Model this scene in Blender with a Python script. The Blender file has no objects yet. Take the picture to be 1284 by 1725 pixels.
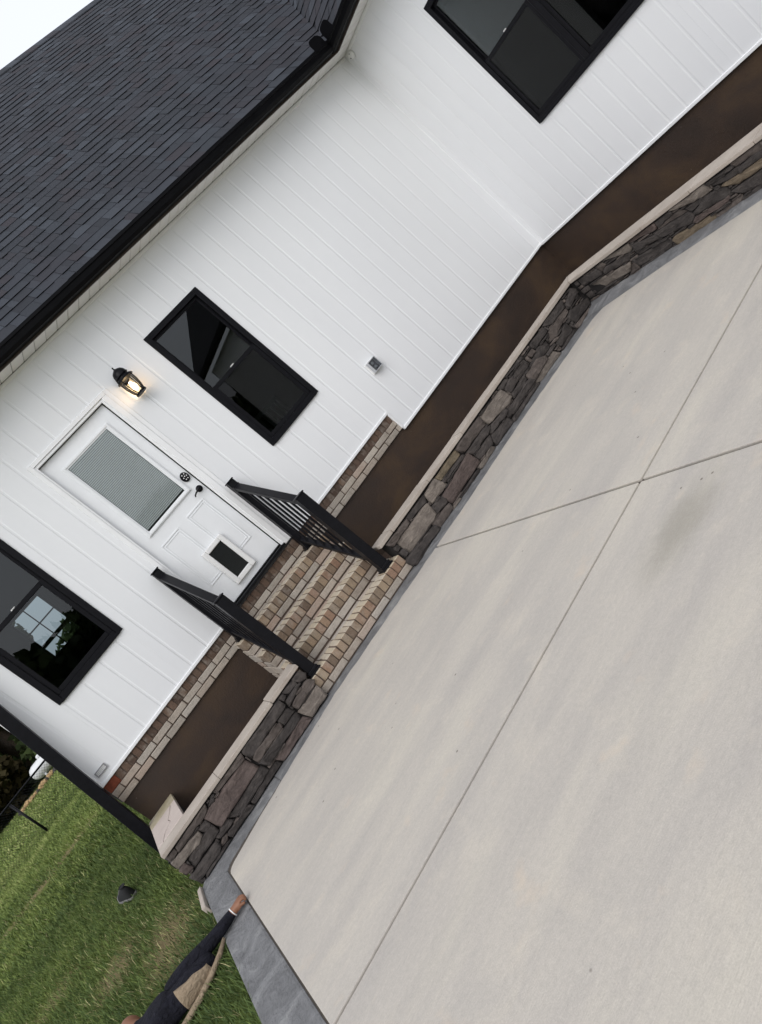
import bpy, bmesh, math, random
import numpy as np
from mathutils import Vector, Matrix, Euler
R_ = math.radians
random.seed(7)
rng = np.random.default_rng(11)
SC = bpy.context.scene
COL = SC.collection

# ------------------------------------------------------------------ camera
cam_d = bpy.data.cameras.new("camera")
cam = bpy.data.objects.new("camera", cam_d)
COL.objects.link(cam)
cam_d.sensor_fit = 'HORIZONTAL'
cam_d.sensor_width = 36.0
cam_d.lens = 1256.46 / 1284 * 36
cam_d.clip_end = 2000
cam_d.clip_start = 0.05
RR = ((0.54360202, -0.35683464, -0.75971434), (-0.7573636, 0.18162203, -0.62722709), (0.36179722, 0.9163419, -0.17152346))
cam.matrix_world = Matrix(((RR[0][0], -RR[1][0], -RR[2][0], -0.988),
                           (RR[0][1], -RR[1][1], -RR[2][1], -6.887),
                           (RR[0][2], -RR[1][2], -RR[2][2], 1.575), (0, 0, 0, 1)))
SC.camera = cam

# ------------------------------------------------------------------ world, sun, exposure
SUN_EL, SUN_AZ = 44.0, 222.0      # azimuth from +Y clockwise: high, behind the camera and to its left
w = bpy.data.worlds.new("World"); SC.world = w; w.use_nodes = True
nt = w.node_tree; nt.nodes.clear()
o_ = nt.nodes.new('ShaderNodeOutputWorld'); b_ = nt.nodes.new('ShaderNodeBackground')
s_ = nt.nodes.new('ShaderNodeTexSky'); s_.sky_type = 'NISHITA'; s_.sun_disc = False
s_.sun_elevation = R_(SUN_EL); s_.sun_rotation = R_(SUN_AZ)
s_.air_density = 1.0; s_.dust_density = 4.0; s_.ozone_density = 1.0
h_ = nt.nodes.new('ShaderNodeHueSaturation'); h_.inputs['Saturation'].default_value = 0.32
nt.links.new(s_.outputs[0], h_.inputs['Color'])
mx_ = nt.nodes.new('ShaderNodeMix'); mx_.data_type = 'RGBA'; mx_.inputs[0].default_value = .72      # even cloud layer over the clear sky
mx_.inputs[7].default_value = (6.45, 6.7, 7.3, 1)
nt.links.new(h_.outputs[0], mx_.inputs[6]); nt.links.new(mx_.outputs[2], b_.inputs['Color'])
b_.inputs['Strength'].default_value = 0.15
nt.links.new(b_.outputs[0], o_.inputs['Surface'])
sun_d = bpy.data.lights.new("sun", 'SUN'); sun_d.energy = 0.8; sun_d.angle = R_(40); sun_d.color = (1.0, 0.97, 0.93)
sun = bpy.data.objects.new("sun", sun_d); COL.objects.link(sun)
az, el = R_(SUN_AZ), R_(SUN_EL)
to_sun = Vector((math.sin(az) * math.cos(el), math.cos(az) * math.cos(el), math.sin(el)))
sun.rotation_euler = to_sun.to_track_quat('Z', 'Y').to_euler()
sun.location = (-4, -12, 14)
vs = SC.view_settings
vs.view_transform = 'Standard'; vs.look = 'None'; vs.gamma = 1.0; vs.use_curve_mapping = False
vs.exposure = 0.25

# ------------------------------------------------------------------ helpers
def tag(o, label=None, cat=None, group=None, kind=None):
    if label: o['label'] = label
    if cat: o['category'] = cat
    if group: o['group'] = group
    if kind: o['kind'] = kind
    return o

def empty(name, loc=(0, 0, 0)):
    e = bpy.data.objects.new(name, None); e.location = loc; e.empty_display_size = .1
    COL.objects.link(e); return e

def link(name, me, mat=None, parent=None, loc=None, rot=None, scale=None):
    o = bpy.data.objects.new(name, me)
    if mat is not None and len(me.materials) == 0: me.materials.append(mat)
    COL.objects.link(o)
    if parent is not None:
        o.parent = parent
        if parent.type == 'EMPTY' and parent.parent is None:
            o.matrix_parent_inverse = Matrix.Translation(parent.location).inverted()
    if loc is not None: o.location = loc
    if rot is not None: o.rotation_euler = rot
    if scale is not None: o.scale = scale
    return o

def fix(me, smooth=False):
    bm = bmesh.new(); bm.from_mesh(me)
    bmesh.ops.recalc_face_normals(bm, faces=bm.faces)
    bm.to_mesh(me); bm.free()
    if smooth:
        for p in me.polygons: p.use_smooth = True
    return me

def mesh(name, v, f, smooth=False, recalc=True):
    me = bpy.data.meshes.new(name); me.from_pydata([tuple(map(float, a)) for a in v], [], f); me.update()
    if recalc: fix(me, smooth)
    elif smooth:
        for p in me.polygons: p.use_smooth = True
    return me

BOXF = [(0, 1, 3, 2), (4, 6, 7, 5), (0, 4, 5, 1), (2, 3, 7, 6), (0, 2, 6, 4), (1, 5, 7, 3)]
def bxv(x0, x1, y0, y1, z0, z1):
    return [(x, y, z) for x in (x0, x1) for y in (y0, y1) for z in (z0, z1)]

class MB:
    """collects shapes into one mesh"""
    def __init__(s): s.v = []; s.f = []
    def box(s, x0, x1, y0, y1, z0, z1):
        n = len(s.v); s.v += bxv(x0, x1, y0, y1, z0, z1); s.f += [tuple(i + n for i in q) for q in BOXF]; return s
    def prism(s, poly, a, b, fn):
        """poly: 2D outline, extruded between a and b through fn(p, t) -> xyz"""
        n = len(s.v); k = len(poly)
        s.v += [fn(p, a) for p in poly] + [fn(p, b) for p in poly]
        s.f += [tuple(range(n, n + k)), tuple(range(n + 2 * k - 1, n + k - 1, -1))]
        s.f += [(n + i, n + (i + 1) % k, n + k + (i + 1) % k, n + k + i) for i in range(k)]
        return s
    def tube(s, pts, rad, seg=8, cap=True):
        pts = [Vector(p) for p in pts]; n0 = len(s.v)
        rad = rad if isinstance(rad, (list, tuple)) else [rad] * len(pts)
        up = Vector((0.13, 0.21, 0.97))
        for i, p in enumerate(pts):
            d = (pts[min(i + 1, len(pts) - 1)] - pts[max(i - 1, 0)]).normalized()
            a = d.cross(up)
            if a.length < .05: a = d.cross(Vector((1, 0, 0)))
            a.normalize(); b = d.cross(a)
            for k in range(seg):
                t = 2 * math.pi * k / seg
                s.v.append(tuple(p + (a * math.cos(t) + b * math.sin(t)) * rad[i]))
        for i in range(len(pts) - 1):
            for k in range(seg):
                s.f.append((n0 + i * seg + k, n0 + i * seg + (k + 1) % seg, n0 + (i + 1) * seg + (k + 1) % seg, n0 + (i + 1) * seg + k))
        if cap:
            s.f.append(tuple(range(n0, n0 + seg)))
            s.f.append(tuple(range(n0 + (len(pts) - 1) * seg, n0 + len(pts) * seg)))
        return s
    def lathe(s, prof, seg=16, c=(0, 0, 0)):
        """prof: (radius, height) pairs round the z axis at c"""
        n0 = len(s.v)
        for r, h in prof:
            for k in range(seg):
                t = 2 * math.pi * k / seg
                s.v.append((c[0] + r * math.cos(t), c[1] + r * math.sin(t), c[2] + h))
        for i in range(len(prof) - 1):
            for k in range(seg):
                s.f.append((n0 + i * seg + k, n0 + i * seg + (k + 1) % seg, n0 + (i + 1) * seg + (k + 1) % seg, n0 + (i + 1) * seg + k))
        s.f.append(tuple(range(n0, n0 + seg))); s.f.append(tuple(range(n0 + (len(prof) - 1) * seg, n0 + len(prof) * seg)))
        return s
    def build(s, name, mat, parent=None, smooth=False, bevel=0, seg=1, **kw):
        me = mesh(name, s.v, s.f, smooth)
        if bevel:
            bm = bmesh.new(); bm.from_mesh(me)
            ed = [e for e in bm.edges if len(e.link_faces) == 2 and e.calc_face_angle(0) > .5]
            bmesh.ops.bevel(bm, geom=ed, offset=bevel, segments=seg, profile=.6, affect='EDGES', clamp_overlap=True)
            bm.to_mesh(me); bm.free()
            if smooth:
                for p in me.polygons: p.use_smooth = True
        return link(name, me, mat, parent, **kw)

def smooth_by_angle(o, ang=40):
    me = o.data
    for p in me.polygons: p.use_smooth = True
    try: me.set_sharp_from_angle(angle=R_(ang))
    except Exception: pass
    return o

def srgb(r, g, b):
    f = lambda c: (c / 255 / 12.92) if c / 255 <= .04045 else ((c / 255 + .055) / 1.055) ** 2.4
    return (f(r), f(g), f(b), 1)

# ------------------------------------------------------------------ materials
class NT:
    def __init__(s, name):
        s.m = bpy.data.materials.new(name); s.m.use_nodes = True
        s.t = s.m.node_tree; s.t.nodes.clear()
        s.out = s.n('ShaderNodeOutputMaterial'); s.p = s.n('ShaderNodeBsdfPrincipled')
        s.l(s.p.outputs[0], s.out.inputs[0])
    def n(s, k, **kw):
        d = s.t.nodes.new(k)
        for a, b in kw.items(): setattr(d, a, b)
        return d
    def l(s, a, b): s.t.links.new(a, b)
    def co(s, kind='Object', scale=None):
        c = s.n('ShaderNodeTexCoord').outputs[kind]
        if scale is None: return c
        m = s.n('ShaderNodeMapping'); m.inputs['Scale'].default_value = scale; s.l(c, m.inputs[0]); return m.outputs[0]
    def pos(s, scale=None):
        c = s.n('ShaderNodeNewGeometry').outputs['Position']
        if scale is None: return c
        m = s.n('ShaderNodeMapping'); m.inputs['Scale'].default_value = scale; s.l(c, m.inputs[0]); return m.outputs[0]
    def noise(s, v, sc, det=5, rough=.6, dist=0):
        q = s.n('ShaderNodeTexNoise'); q.inputs['Scale'].default_value = sc; q.inputs['Detail'].default_value = det
        q.inputs['Roughness'].default_value = rough; q.inputs['Distortion'].default_value = dist
        s.l(v, q.inputs['Vector']); return q.outputs[0]
    def ramp(s, f, stops, interp='LINEAR'):
        r = s.n('ShaderNodeValToRGB'); r.color_ramp.interpolation = interp
        e = r.color_ramp.elements
        while len(e) < len(stops): e.new(.5)
        for q, (p, c) in zip(e, stops):
            q.position = p; q.color = c if len(c) == 4 else (*c, 1)
        s.l(f, r.inputs[0]); return r.outputs[0]
    def mix(s, f, a, b, blend='MIX'):
        q = s.n('ShaderNodeMix', data_type='RGBA', blend_type=blend)
        if isinstance(f, float): q.inputs[0].default_value = f
        else: s.l(f, q.inputs[0])
        for i, c in ((6, a), (7, b)):
            if isinstance(c, tuple): q.inputs[i].default_value = c
            else: s.l(c, q.inputs[i])
        return q.outputs[2]
    def math(s, op, a, b=None, clamp=False):
        q = s.n('ShaderNodeMath', operation=op); q.use_clamp = clamp
        for i, c in ((0, a), (1, b)):
            if c is None: continue
            if isinstance(c, (int, float)): q.inputs[i].default_value = c
            else: s.l(c, q.inputs[i])
        return q.outputs[0]
    def bump(s, h, st, dist=.01):
        q = s.n('ShaderNodeBump'); q.inputs['Strength'].default_value = st; q.inputs['Distance'].default_value = dist
        s.l(h, q.inputs['Height']); s.l(q.outputs[0], s.p.inputs['Normal']); return q
    def rand(s): return s.n('ShaderNodeObjectInfo').outputs['Random']
    def base(s, c):
        if isinstance(c, tuple): s.p.inputs['Base Color'].default_value = c
        else: s.l(c, s.p.inputs['Base Color'])
        return s
    def rough(s, r):
        if isinstance(r, (int, float)): s.p.inputs['Roughness'].default_value = r
        else: s.l(r, s.p.inputs['Roughness'])
        return s

def mat_plain(name, col, rough=.5, metal=0, var=.0, nsc=30, bump=0, spec=.5):
    t = NT(name); v = t.co('Object')
    if var:
        n = t.noise(v, nsc)
        d = tuple(c * (1 - var) for c in col[:3]) + (1,); u = tuple(min(1, c * (1 + var)) for c in col[:3]) + (1,)
        t.base(t.ramp(n, [(.3, d), (.7, u)]))
        if bump: t.bump(n, bump, .004)
    else: t.base(col)
    t.rough(rough); t.p.inputs['Metallic'].default_value = metal; t.p.inputs['Specular IOR Level'].default_value = spec
    return t.m

M = {}
def siding_mat():
    t = NT('white_vinyl_siding'); v = t.pos()
    n = t.noise(t.pos((1, 1, .25)), 1.3, 4)
    n2 = t.noise(t.pos((40, 40, 3)), 1.0, 3)
    c = t.ramp(n, [(.3, (.80, .81, .825, 1)), (.7, (.84, .85, .86, 1))])
    r = t.rand()
    c = t.mix(t.math('MULTIPLY', r, .10), c, (.75, .76, .78, 1))
    t.base(c); t.rough(.42); t.bump(n2, .06, .003)
    return t.m
M['siding'] = siding_mat()
M['trim'] = mat_plain('white_trim', (.86, .865, .87, 1), .4, var=.03, nsc=8)
M['soffit'] = mat_plain('white_soffit', (.80, .79, .76, 1), .5, var=.03, nsc=6)
M['door'] = mat_plain('white_door_paint', (.83, .845, .86, 1), .3, var=.02, nsc=5)
M['black'] = mat_plain('black_window_vinyl', (.006, .006, .008, 1), .45, var=.2, nsc=20, spec=.14)
M['gutter'] = mat_plain('black_gutter_paint', (.004, .004, .005, 1), .45, var=.2, nsc=9, spec=.10)
M['iron'] = mat_plain('black_powder_coat', (.006, .006, .008, 1), .40, var=.25, nsc=25, spec=.16)
M['dark'] = mat_plain('dark_void', (.02, .02, .02, 1), .8)
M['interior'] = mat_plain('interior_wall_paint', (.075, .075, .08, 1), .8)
M['blind'] = mat_plain('blind_slat', (.82, .83, .83, 1), .4)
M['plastic'] = mat_plain('white_plastic', (.80, .80, .79, 1), .35)

def glass_mat(name, tint, rough=0.0, ior=1.45, refl=1.0):
    t = NT(name); t.t.nodes.remove(t.p)
    tr = t.n('ShaderNodeBsdfTransparent'); tr.inputs[0].default_value = tint
    g = t.n('ShaderNodeBsdfGlossy'); g.inputs['Roughness'].default_value = rough
    g.inputs[0].default_value = (refl, refl, refl, 1)
    f = t.n('ShaderNodeFresnel'); f.inputs[0].default_value = ior
    m = t.n('ShaderNodeMixShader'); t.l(f.outputs[0], m.inputs[0]); t.l(tr.outputs[0], m.inputs[1]); t.l(g.outputs[0], m.inputs[2])
    t.l(m.outputs[0], t.out.inputs[0]); return t.m
M['glass'] = glass_mat('window_glass', (.50, .55, .56, 1), 0.0, 1.5)
M['glass_screen'] = glass_mat('screened_window_glass', (.40, .42, .42, 1), .0, 1.4, .7)
M['glass_door'] = glass_mat('door_glass', (.91, .93, .93, 1), 0.0, 1.35)
M['lamp_glass'] = glass_mat('lamp_glass', (.9, .9, .88, 1), 0.0, 1.3)

def brick_mat(name, stops):
    t = NT(name); v = t.co('Object'); r = t.rand()
    nsh = t.n('ShaderNodeVectorMath', operation='ADD'); t.l(v, nsh.inputs[0])
    cmb = t.n('ShaderNodeCombineXYZ'); t.l(t.math('MULTIPLY', r, 37.0), cmb.inputs[0]); t.l(t.math('MULTIPLY', r, 91.0), cmb.inputs[1])
    t.l(cmb.outputs[0], nsh.inputs[1]); vv = nsh.outputs[0]
    c = t.ramp(r, stops)
    n = t.noise(vv, 22, 6, .7); n2 = t.noise(vv, 140, 4, .7); n3 = t.noise(vv, 8, 3)
    c = t.mix(t.ramp(n, [(.50, (0, 0, 0, 1)), (.72, (.38, .38, .38, 1))]), c, tuple(x * .42 for x in stops[0][1][:3]) + (1,))
    c = t.mix(t.ramp(n3, [(.5, (0, 0, 0, 1)), (.75, (.5, .5, .5, 1))]), c, (.52, .48, .42, 1))
    c = t.mix(.42, c, t.ramp(n2, [(.3, (.25, .25, .25, 1)), (.7, (1.08, 1.08, 1.08, 1))]), 'MULTIPLY')
    t.base(c); t.rough(.9); t.bump(t.math('ADD', n2, n), .7, .006)
    return t.m
M['brick'] = brick_mat('tumbled_tan_brick', [(0, srgb(166, 156, 144)), (.25, srgb(190, 181, 170)), (.45, srgb(176, 162, 148)), (.6, srgb(198, 188, 175)), (.75, srgb(182, 160, 144)), (.9, srgb(194, 185, 173)), (1, srgb(158, 146, 134))])
M['brick_front'] = brick_mat('rowlock_tan_brick', [(0, srgb(106, 90, 78)), (.2, srgb(146, 126, 106)), (.4, srgb(166, 146, 122)), (.55, srgb(152, 122, 102)), (.7, srgb(168, 150, 128)), (.85, srgb(112, 95, 82)), (1, srgb(158, 140, 118))])
M['brick_top_lit'] = brick_mat('sky_lit_brick_top', [(0, srgb(186, 172, 152)), (.3, srgb(206, 194, 175)), (.6, srgb(200, 184, 158)), (.8, srgb(209, 198, 180)), (1, srgb(192, 177, 154))])  # paler than the fronts: sky light on the treads painted into the colour
M['brick_dark'] = brick_mat('dark_flashed_brick', [(0, srgb(84, 68, 58)), (.3, srgb(110, 88, 74)), (.55, srgb(92, 76, 66)), (.8, srgb(122, 100, 84)), (1, srgb(100, 80, 68))])
M['brick_red'] = mat_plain('red_brown_brick', srgb(112, 56, 36), .9, var=.25, nsc=30, bump=.3)
M['mortar'] = mat_plain('grey_brown_mortar', srgb(98, 84, 74), .95, var=.25, nsc=40, bump=.4)

def stone_mat(name, a, b):
    t = NT(name); v = t.pos(); r = t.rand()
    n = t.noise(v, 14, 7, .68); n2 = t.noise(v, 70, 5, .7); n3 = t.noise(t.pos((1, 1, 3)), 9, 5, .6, .6)
    c = t.ramp(n, [(.28, a), (.5, tuple((x + y) / 2 for x, y in zip(a, b))), (.72, b)])
    c = t.mix(t.math('MULTIPLY', r, .35), c, tuple(x * .5 for x in a[:3]) + (1,))
    c = t.mix(t.ramp(n3, [(.55, (0, 0, 0, 1)), (.75, (.45, .45, .45, 1))]), c, tuple(min(1, x * 1.7) for x in b[:3]) + (1,))
    c = t.mix(.35, c, t.ramp(n2, [(.3, (.3, .3, .3, 1)), (.7, (1, 1, 1, 1))]), 'MULTIPLY')
    t.base(c); t.rough(.82)
    h = t.math('ADD', t.math('MULTIPLY', n3, 1.0), t.math('MULTIPLY', n2, .35)); t.bump(h, 1.0, .018)
    return t.m
M['st_d'] = stone_mat('charcoal_ledgestone', srgb(44, 39, 37), srgb(86, 79, 75))
M['st_p'] = stone_mat('plum_ledgestone', srgb(76, 64, 60), srgb(110, 96, 90))
M['st_t'] = stone_mat('tan_grey_ledgestone', srgb(100, 91, 84), srgb(142, 132, 122))
M['st_b'] = stone_mat('brown_grey_ledgestone', srgb(70, 61, 57), srgb(114, 104, 97))
M['st_o'] = stone_mat('olive_ledgestone', srgb(92, 82, 68), srgb(132, 118, 96))
M['st_g'] = stone_mat('golden_ledgestone', srgb(98, 85, 69), srgb(130, 115, 95))
M['st_mortar'] = mat_plain('dark_stone_mortar', srgb(26, 23, 22), .95, var=.3, nsc=30, bump=.4)
def coping_mat(name, a, b):
    t = NT(name); v = t.pos(); n = t.noise(v, 5, 5); n2 = t.noise(v, 90, 4, .7)
    c = t.ramp(n, [(.3, a), (.7, b)]); c = t.mix(t.math('MULTIPLY', t.rand(), .3), c, tuple(x * .75 for x in a[:3]) + (1,))
    c = t.mix(.15, c, t.ramp(n2, [(.35, (.4, .4, .4, 1)), (.6, (1, 1, 1, 1))]), 'MULTIPLY')
    t.base(c); t.rough(.85); t.bump(n2, .3, .003); return t.m
M['coping'] = coping_mat('pale_coping_stone', srgb(164, 153, 142), srgb(184, 174, 163))
M['flag_pink'] = coping_mat('pink_flagstone', srgb(182, 168, 160), srgb(198, 186, 177))
M['flag_yellow'] = coping_mat('yellow_grey_flagstone', srgb(146, 136, 108), srgb(176, 166, 146))

def foundation_mat():
    t = NT('brown_foundation_coating'); v = t.pos()
    n = t.noise(t.pos((1, 1, 1.5)), 1.6, 6, .6, .4); n2 = t.noise(v, 60, 4)
    c = t.ramp(n, [(.35, srgb(48, 37, 30)), (.5, srgb(57, 43, 33)), (.68, srgb(72, 55, 38))])
    sp = t.n('ShaderNodeTexVoronoi'); sp.inputs['Scale'].default_value = 6; t.l(v, sp.inputs['Vector'])
    c = t.mix(t.ramp(sp.outputs['Distance'], [(.0, (.5, .5, .5, 1)), (.035, (0, 0, 0, 1))]), c, srgb(150, 138, 128))
    t.base(c); t.rough(t.ramp(n, [(.3, (.6, .6, .6, 1)), (.7, (.8, .8, .8, 1))])); t.bump(n2, .5, .006); return t.m
M['foundation'] = foundation_mat()

def concrete_mat():
    t = NT('broom_finished_concrete'); v = t.pos()
    big = t.noise(t.pos((.45, 1.3, 1)), 1.5, 5, .6, .5)
    streak = t.noise(t.pos((.5, 3.2, 1)), 1.3, 5, .6)
    mid = t.noise(v, 3.5, 6, .6, .3)
    fine = t.noise(v, 160, 3, .6)
    broom = t.noise(t.pos((18, 220, 1)), 1.0, 3, .6)
    grit = t.noise(v, 45, 6, .75)
    c = t.ramp(big, [(.3, srgb(180, 174, 166)), (.5, srgb(190, 183, 173)), (.7, srgb(197, 190, 177))])
    c = t.mix(t.ramp(streak, [(.42, (.0, .0, .0, 1)), (.68, (.55, .55, .55, 1))]), c, srgb(172, 166, 160))
    c = t.mix(t.ramp(mid, [(.55, (0, 0, 0, 1)), (.75, (.5, .5, .5, 1))]), c, srgb(206, 197, 182))
    c = t.mix(.30, c, t.ramp(grit, [(.3, (.62, .62, .62, 1)), (.65, (1.06, 1.06, 1.05, 1))]), 'MULTIPLY')
    c = t.mix(.30, c, t.ramp(broom, [(.3, (.72, .72, .72, 1)), (.7, (1.08, 1.08, 1.08, 1))]), 'MULTIPLY')
    c = t.mix(.25, c, t.ramp(fine, [(.3, (.5, .5, .5, 1)), (.7, (1.08, 1.08, 1.08, 1))]), 'MULTIPLY')
    # rusty freckles, small pits and one soft grey stain
    f1 = t.noise(v, 2.3, 2); f2 = t.noise(v, 7, 3)
    c = t.mix(t.ramp(t.math('MULTIPLY', f1, f2), [(.35, (0, 0, 0, 1)), (.5, (.35, .35, .35, 1))]), c, srgb(200, 181, 158))
    vo = t.n('ShaderNodeTexVoronoi'); vo.inputs['Scale'].default_value = 4.6; t.l(v, vo.inputs['Vector'])
    pit = t.ramp(vo.outputs['Distance'], [(.020, (.85, .85, .85, 1)), (.045, (0, 0, 0, 1))])
    c = t.mix(pit, c, srgb(96, 88, 80))
    mp = t.n('ShaderNodeMapping'); mp.vector_type = 'POINT'
    mp.inputs['Location'].default_value = (-.83, 4.37, 0); t.l(t.pos(), mp.inputs[0])
    mp2 = t.n('ShaderNodeMapping'); mp2.inputs['Scale'].default_value = (2.2, 4.4, 1); mp2.inputs['Rotation'].default_value = (0, 0, R_(8)); t.l(mp.outputs[0], mp2.inputs[0])
    ln = t.n('ShaderNodeVectorMath', operation='LENGTH'); t.l(mp2.outputs[0], ln.inputs[0])
    d = t.math('ADD', ln.outputs['Value'], t.math('MULTIPLY', t.math('SUBTRACT', mid, .5), 1.1))
    c = t.mix(t.ramp(d, [(.0, (.40, .40, .40, 1)), (1.3, (0, 0, 0, 1))], 'EASE'), c, srgb(112, 108, 92))
    t.base(c); t.rough(t.ramp(mid, [(.3, (.66, .66, .66, 1)), (.7, (.82, .82, .82, 1))]))
    h = t.math('ADD', t.math('MULTIPLY', broom, .6), t.math('MULTIPLY', fine, .5)); t.bump(h, .4, .004)
    return t.m
M['concrete'] = concrete_mat()
def border_mat():
    t = NT('grey_stamped_concrete'); v = t.pos()
    n = t.noise(v, 5, 6, .62, .8); n2 = t.noise(v, 26, 5, .65, .4)
    c = t.ramp(n, [(.3, srgb(92, 92, 93)), (.55, srgb(118, 118, 119)), (.75, srgb(150, 150, 148))])
    t.base(c); t.rough(.62); t.bump(t.math('ADD', n, t.math('MULTIPLY', n2, .6)), 1.0, .03); return t.m
M['border'] = border_mat()
M['joint'] = mat_plain('dark_joint', srgb(74, 67, 60), .95, var=.3, nsc=60)

def shingle_mat():
    t = NT('charcoal_asphalt_shingle'); r = t.rand()
    at = t.n('ShaderNodeAttribute', attribute_name='tint').outputs['Fac']
    k = t.math('FRACT', t.math('ADD', t.math('MULTIPLY', r, 7.31), t.math('MULTIPLY', at, 1.0)))
    c = t.ramp(k, [(0, srgb(36, 39, 46)), (.2, srgb(49, 54, 62)), (.36, srgb(39, 42, 49)), (.5, srgb(46, 49, 57)), (.62, srgb(59, 64, 72)), (.7, srgb(42, 45, 52)), (.82, srgb(47, 44, 50)), (.92, srgb(42, 46, 54)), (1, srgb(36, 39, 46))])
    big = t.noise(t.pos(), .9, 3)
    c = t.mix(t.ramp(big, [(.52, (0, 0, 0, 1)), (.68, (.42, .42, .42, 1))]), c, srgb(48, 42, 48))
    g = t.noise(t.pos(), 260, 2, .7)
    c = t.mix(.4, c, t.ramp(g, [(.35, (.5, .5, .5, 1)), (.65, (1.0, 1.0, 1.0, 1))]), 'MULTIPLY')
    t.base(c); t.rough(.92); t.bump(g, .4, .003); return t.m
M['shingle'] = shingle_mat()
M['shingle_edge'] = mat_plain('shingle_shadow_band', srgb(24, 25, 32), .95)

def lawn_mat():
    t = NT('lawn_turf'); v = t.pos()
    n = t.noise(t.pos((1, .35, 1)), .7, 5, .6); n2 = t.noise(v, 9, 6, .7); n3 = t.noise(v, 60, 4, .7); n4 = t.noise(t.pos((.5, 1.4, 1)), .55, 4)
    c = t.ramp(n, [(.3, srgb(78, 92, 50)), (.5, srgb(104, 118, 62)), (.7, srgb(132, 142, 76))])
    c = t.mix(t.ramp(n4, [(.56, (0, 0, 0, 1)), (.68, (.7, .7, .7, 1))]), c, srgb(124, 110, 82))
    c = t.mix(.6, c, t.ramp(n2, [(.3, (.35, .35, .3, 1)), (.7, (1.1, 1.1, 1.0, 1))]), 'MULTIPLY')
    c = t.mix(.6, c, t.ramp(n3, [(.3, (.35, .35, .3, 1)), (.7, (1.1, 1.1, 1.0, 1))]), 'MULTIPLY')
    for (cx, cy, rx, ry) in ((-3.9, 6.6, 1.5, .40), (-2.15, -1.1, .36, .75), (-2.65, -.35, .34, .5), (-2.5, -2.9, .3, .4), (-3.4, .9, .4, .3)):
        mp = t.n('ShaderNodeMapping'); mp.inputs['Location'].default_value = (-cx / rx, -cy / ry, 0); mp.inputs['Scale'].default_value = (1 / rx, 1 / ry, 0); t.l(v, mp.inputs[0])
        ln = t.n('ShaderNodeVectorMath', operation='LENGTH'); t.l(mp.outputs[0], ln.inputs[0])
        d = t.math('ADD', ln.outputs['Value'], t.math('MULTIPLY', t.math('SUBTRACT', n2, .5), 1.6))
        c = t.mix(t.ramp(d, [(.30, (.75, .75, .75, 1)), (.95, (0, 0, 0, 1))]), c, t.mix(n3, srgb(112, 94, 70), srgb(164, 146, 114)))
    t.base(c); t.rough(1.0); t.p.inputs['Specular IOR Level'].default_value = .1; t.bump(n3, .8, .03); return t.m
M['lawn'] = lawn_mat()
def blade_mat():
    t = NT('grass_blade'); v = t.pos()
    at = t.n('ShaderNodeAttribute', attribute_name='tint').outputs['Fac']
    c = t.ramp(at, [(0, srgb(56, 72, 44)), (.4, srgb(90, 108, 60)), (.7, srgb(130, 146, 78)), (.86, srgb(160, 167, 106)), (1, srgb(178, 164, 128))])
    t.base(c); t.rough(.7); t.p.inputs['Specular IOR Level'].default_value = .2; return t.m
M['blade'] = blade_mat()
def leaf_mat(name, a, b):
    t = NT(name); at = t.n('ShaderNodeAttribute', attribute_name='tint').outputs['Fac']
    t.base(t.ramp(at, [(0, a), (1, b)])); t.rough(.75); t.p.inputs['Specular IOR Level'].default_value = .2; return t.m
M['leaf'] = leaf_mat('dark_tree_leaf', srgb(36, 48, 30), srgb(82, 96, 54))
M['leaf_brown'] = leaf_mat('autumn_brown_leaf', srgb(50, 46, 30), srgb(100, 88, 54))
M['bark'] = mat_plain('tree_bark', srgb(72, 62, 52), .95, var=.35, nsc=14, bump=.6)
M['tank'] = mat_plain('white_tank_paint', (.72, .73, .74, 1), .35, var=.04, nsc=3)
M['log'] = mat_plain('cut_log', srgb(168, 140, 100), .9, var=.3, nsc=10)
def cloth_mat(name, a, b, wr):
    t = NT(name); v = t.pos((1, 1.6, 1.6)); n = t.noise(v, 16, 4, .55, 1.2); n2 = t.noise(t.pos(), 220, 3)
    t.base(t.ramp(n, [(.3, a), (.7, b)])); t.rough(.9); t.p.inputs['Specular IOR Level'].default_value = .2
    t.bump(t.math('ADD', n, t.math('MULTIPLY', n2, .08)), wr, .03); return t.m
M['jacket'] = cloth_mat('navy_jacket_cloth', srgb(20, 20, 26), srgb(34, 34, 43), .9)
M['tan'] = cloth_mat('tan_canvas', srgb(136, 119, 99), srgb(160, 143, 121), .8)
M['skin'] = mat_plain('brown_skin', srgb(132, 90, 66), .55, var=.08, nsc=30)
M['hair'] = mat_plain('dark_hair', srgb(26, 20, 17), .7, var=.3, nsc=60)
M['rubber'] = mat_plain('black_shoe_fabric', srgb(14, 14, 15), .9, var=.3, nsc=40, bump=.3)
M['sole'] = mat_plain('grey_rubber_sole', srgb(112, 110, 110), .7, var=.2, nsc=30)
t_ = NT('lit_bulb'); t_.base((1, .8, .55, 1)); t_.p.inputs['Emission Color'].default_value = (1, .72, .40, 1); t_.p.inputs['Emission Strength'].default_value = 9.0
M['bulb'] = t_.m

# ------------------------------------------------------------------ ground, patio
G = -.05                                             # lawn level
def ground_z(x, y): return G
gm = mesh('ground', [(-400, -300, G), (400, -300, G), (400, 500, G), (-400, 500, G)], [(0, 1, 2, 3)])
tag(link('ground', gm, M['lawn']), 'green lawn running back to the trees', 'lawn', kind='structure')

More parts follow.
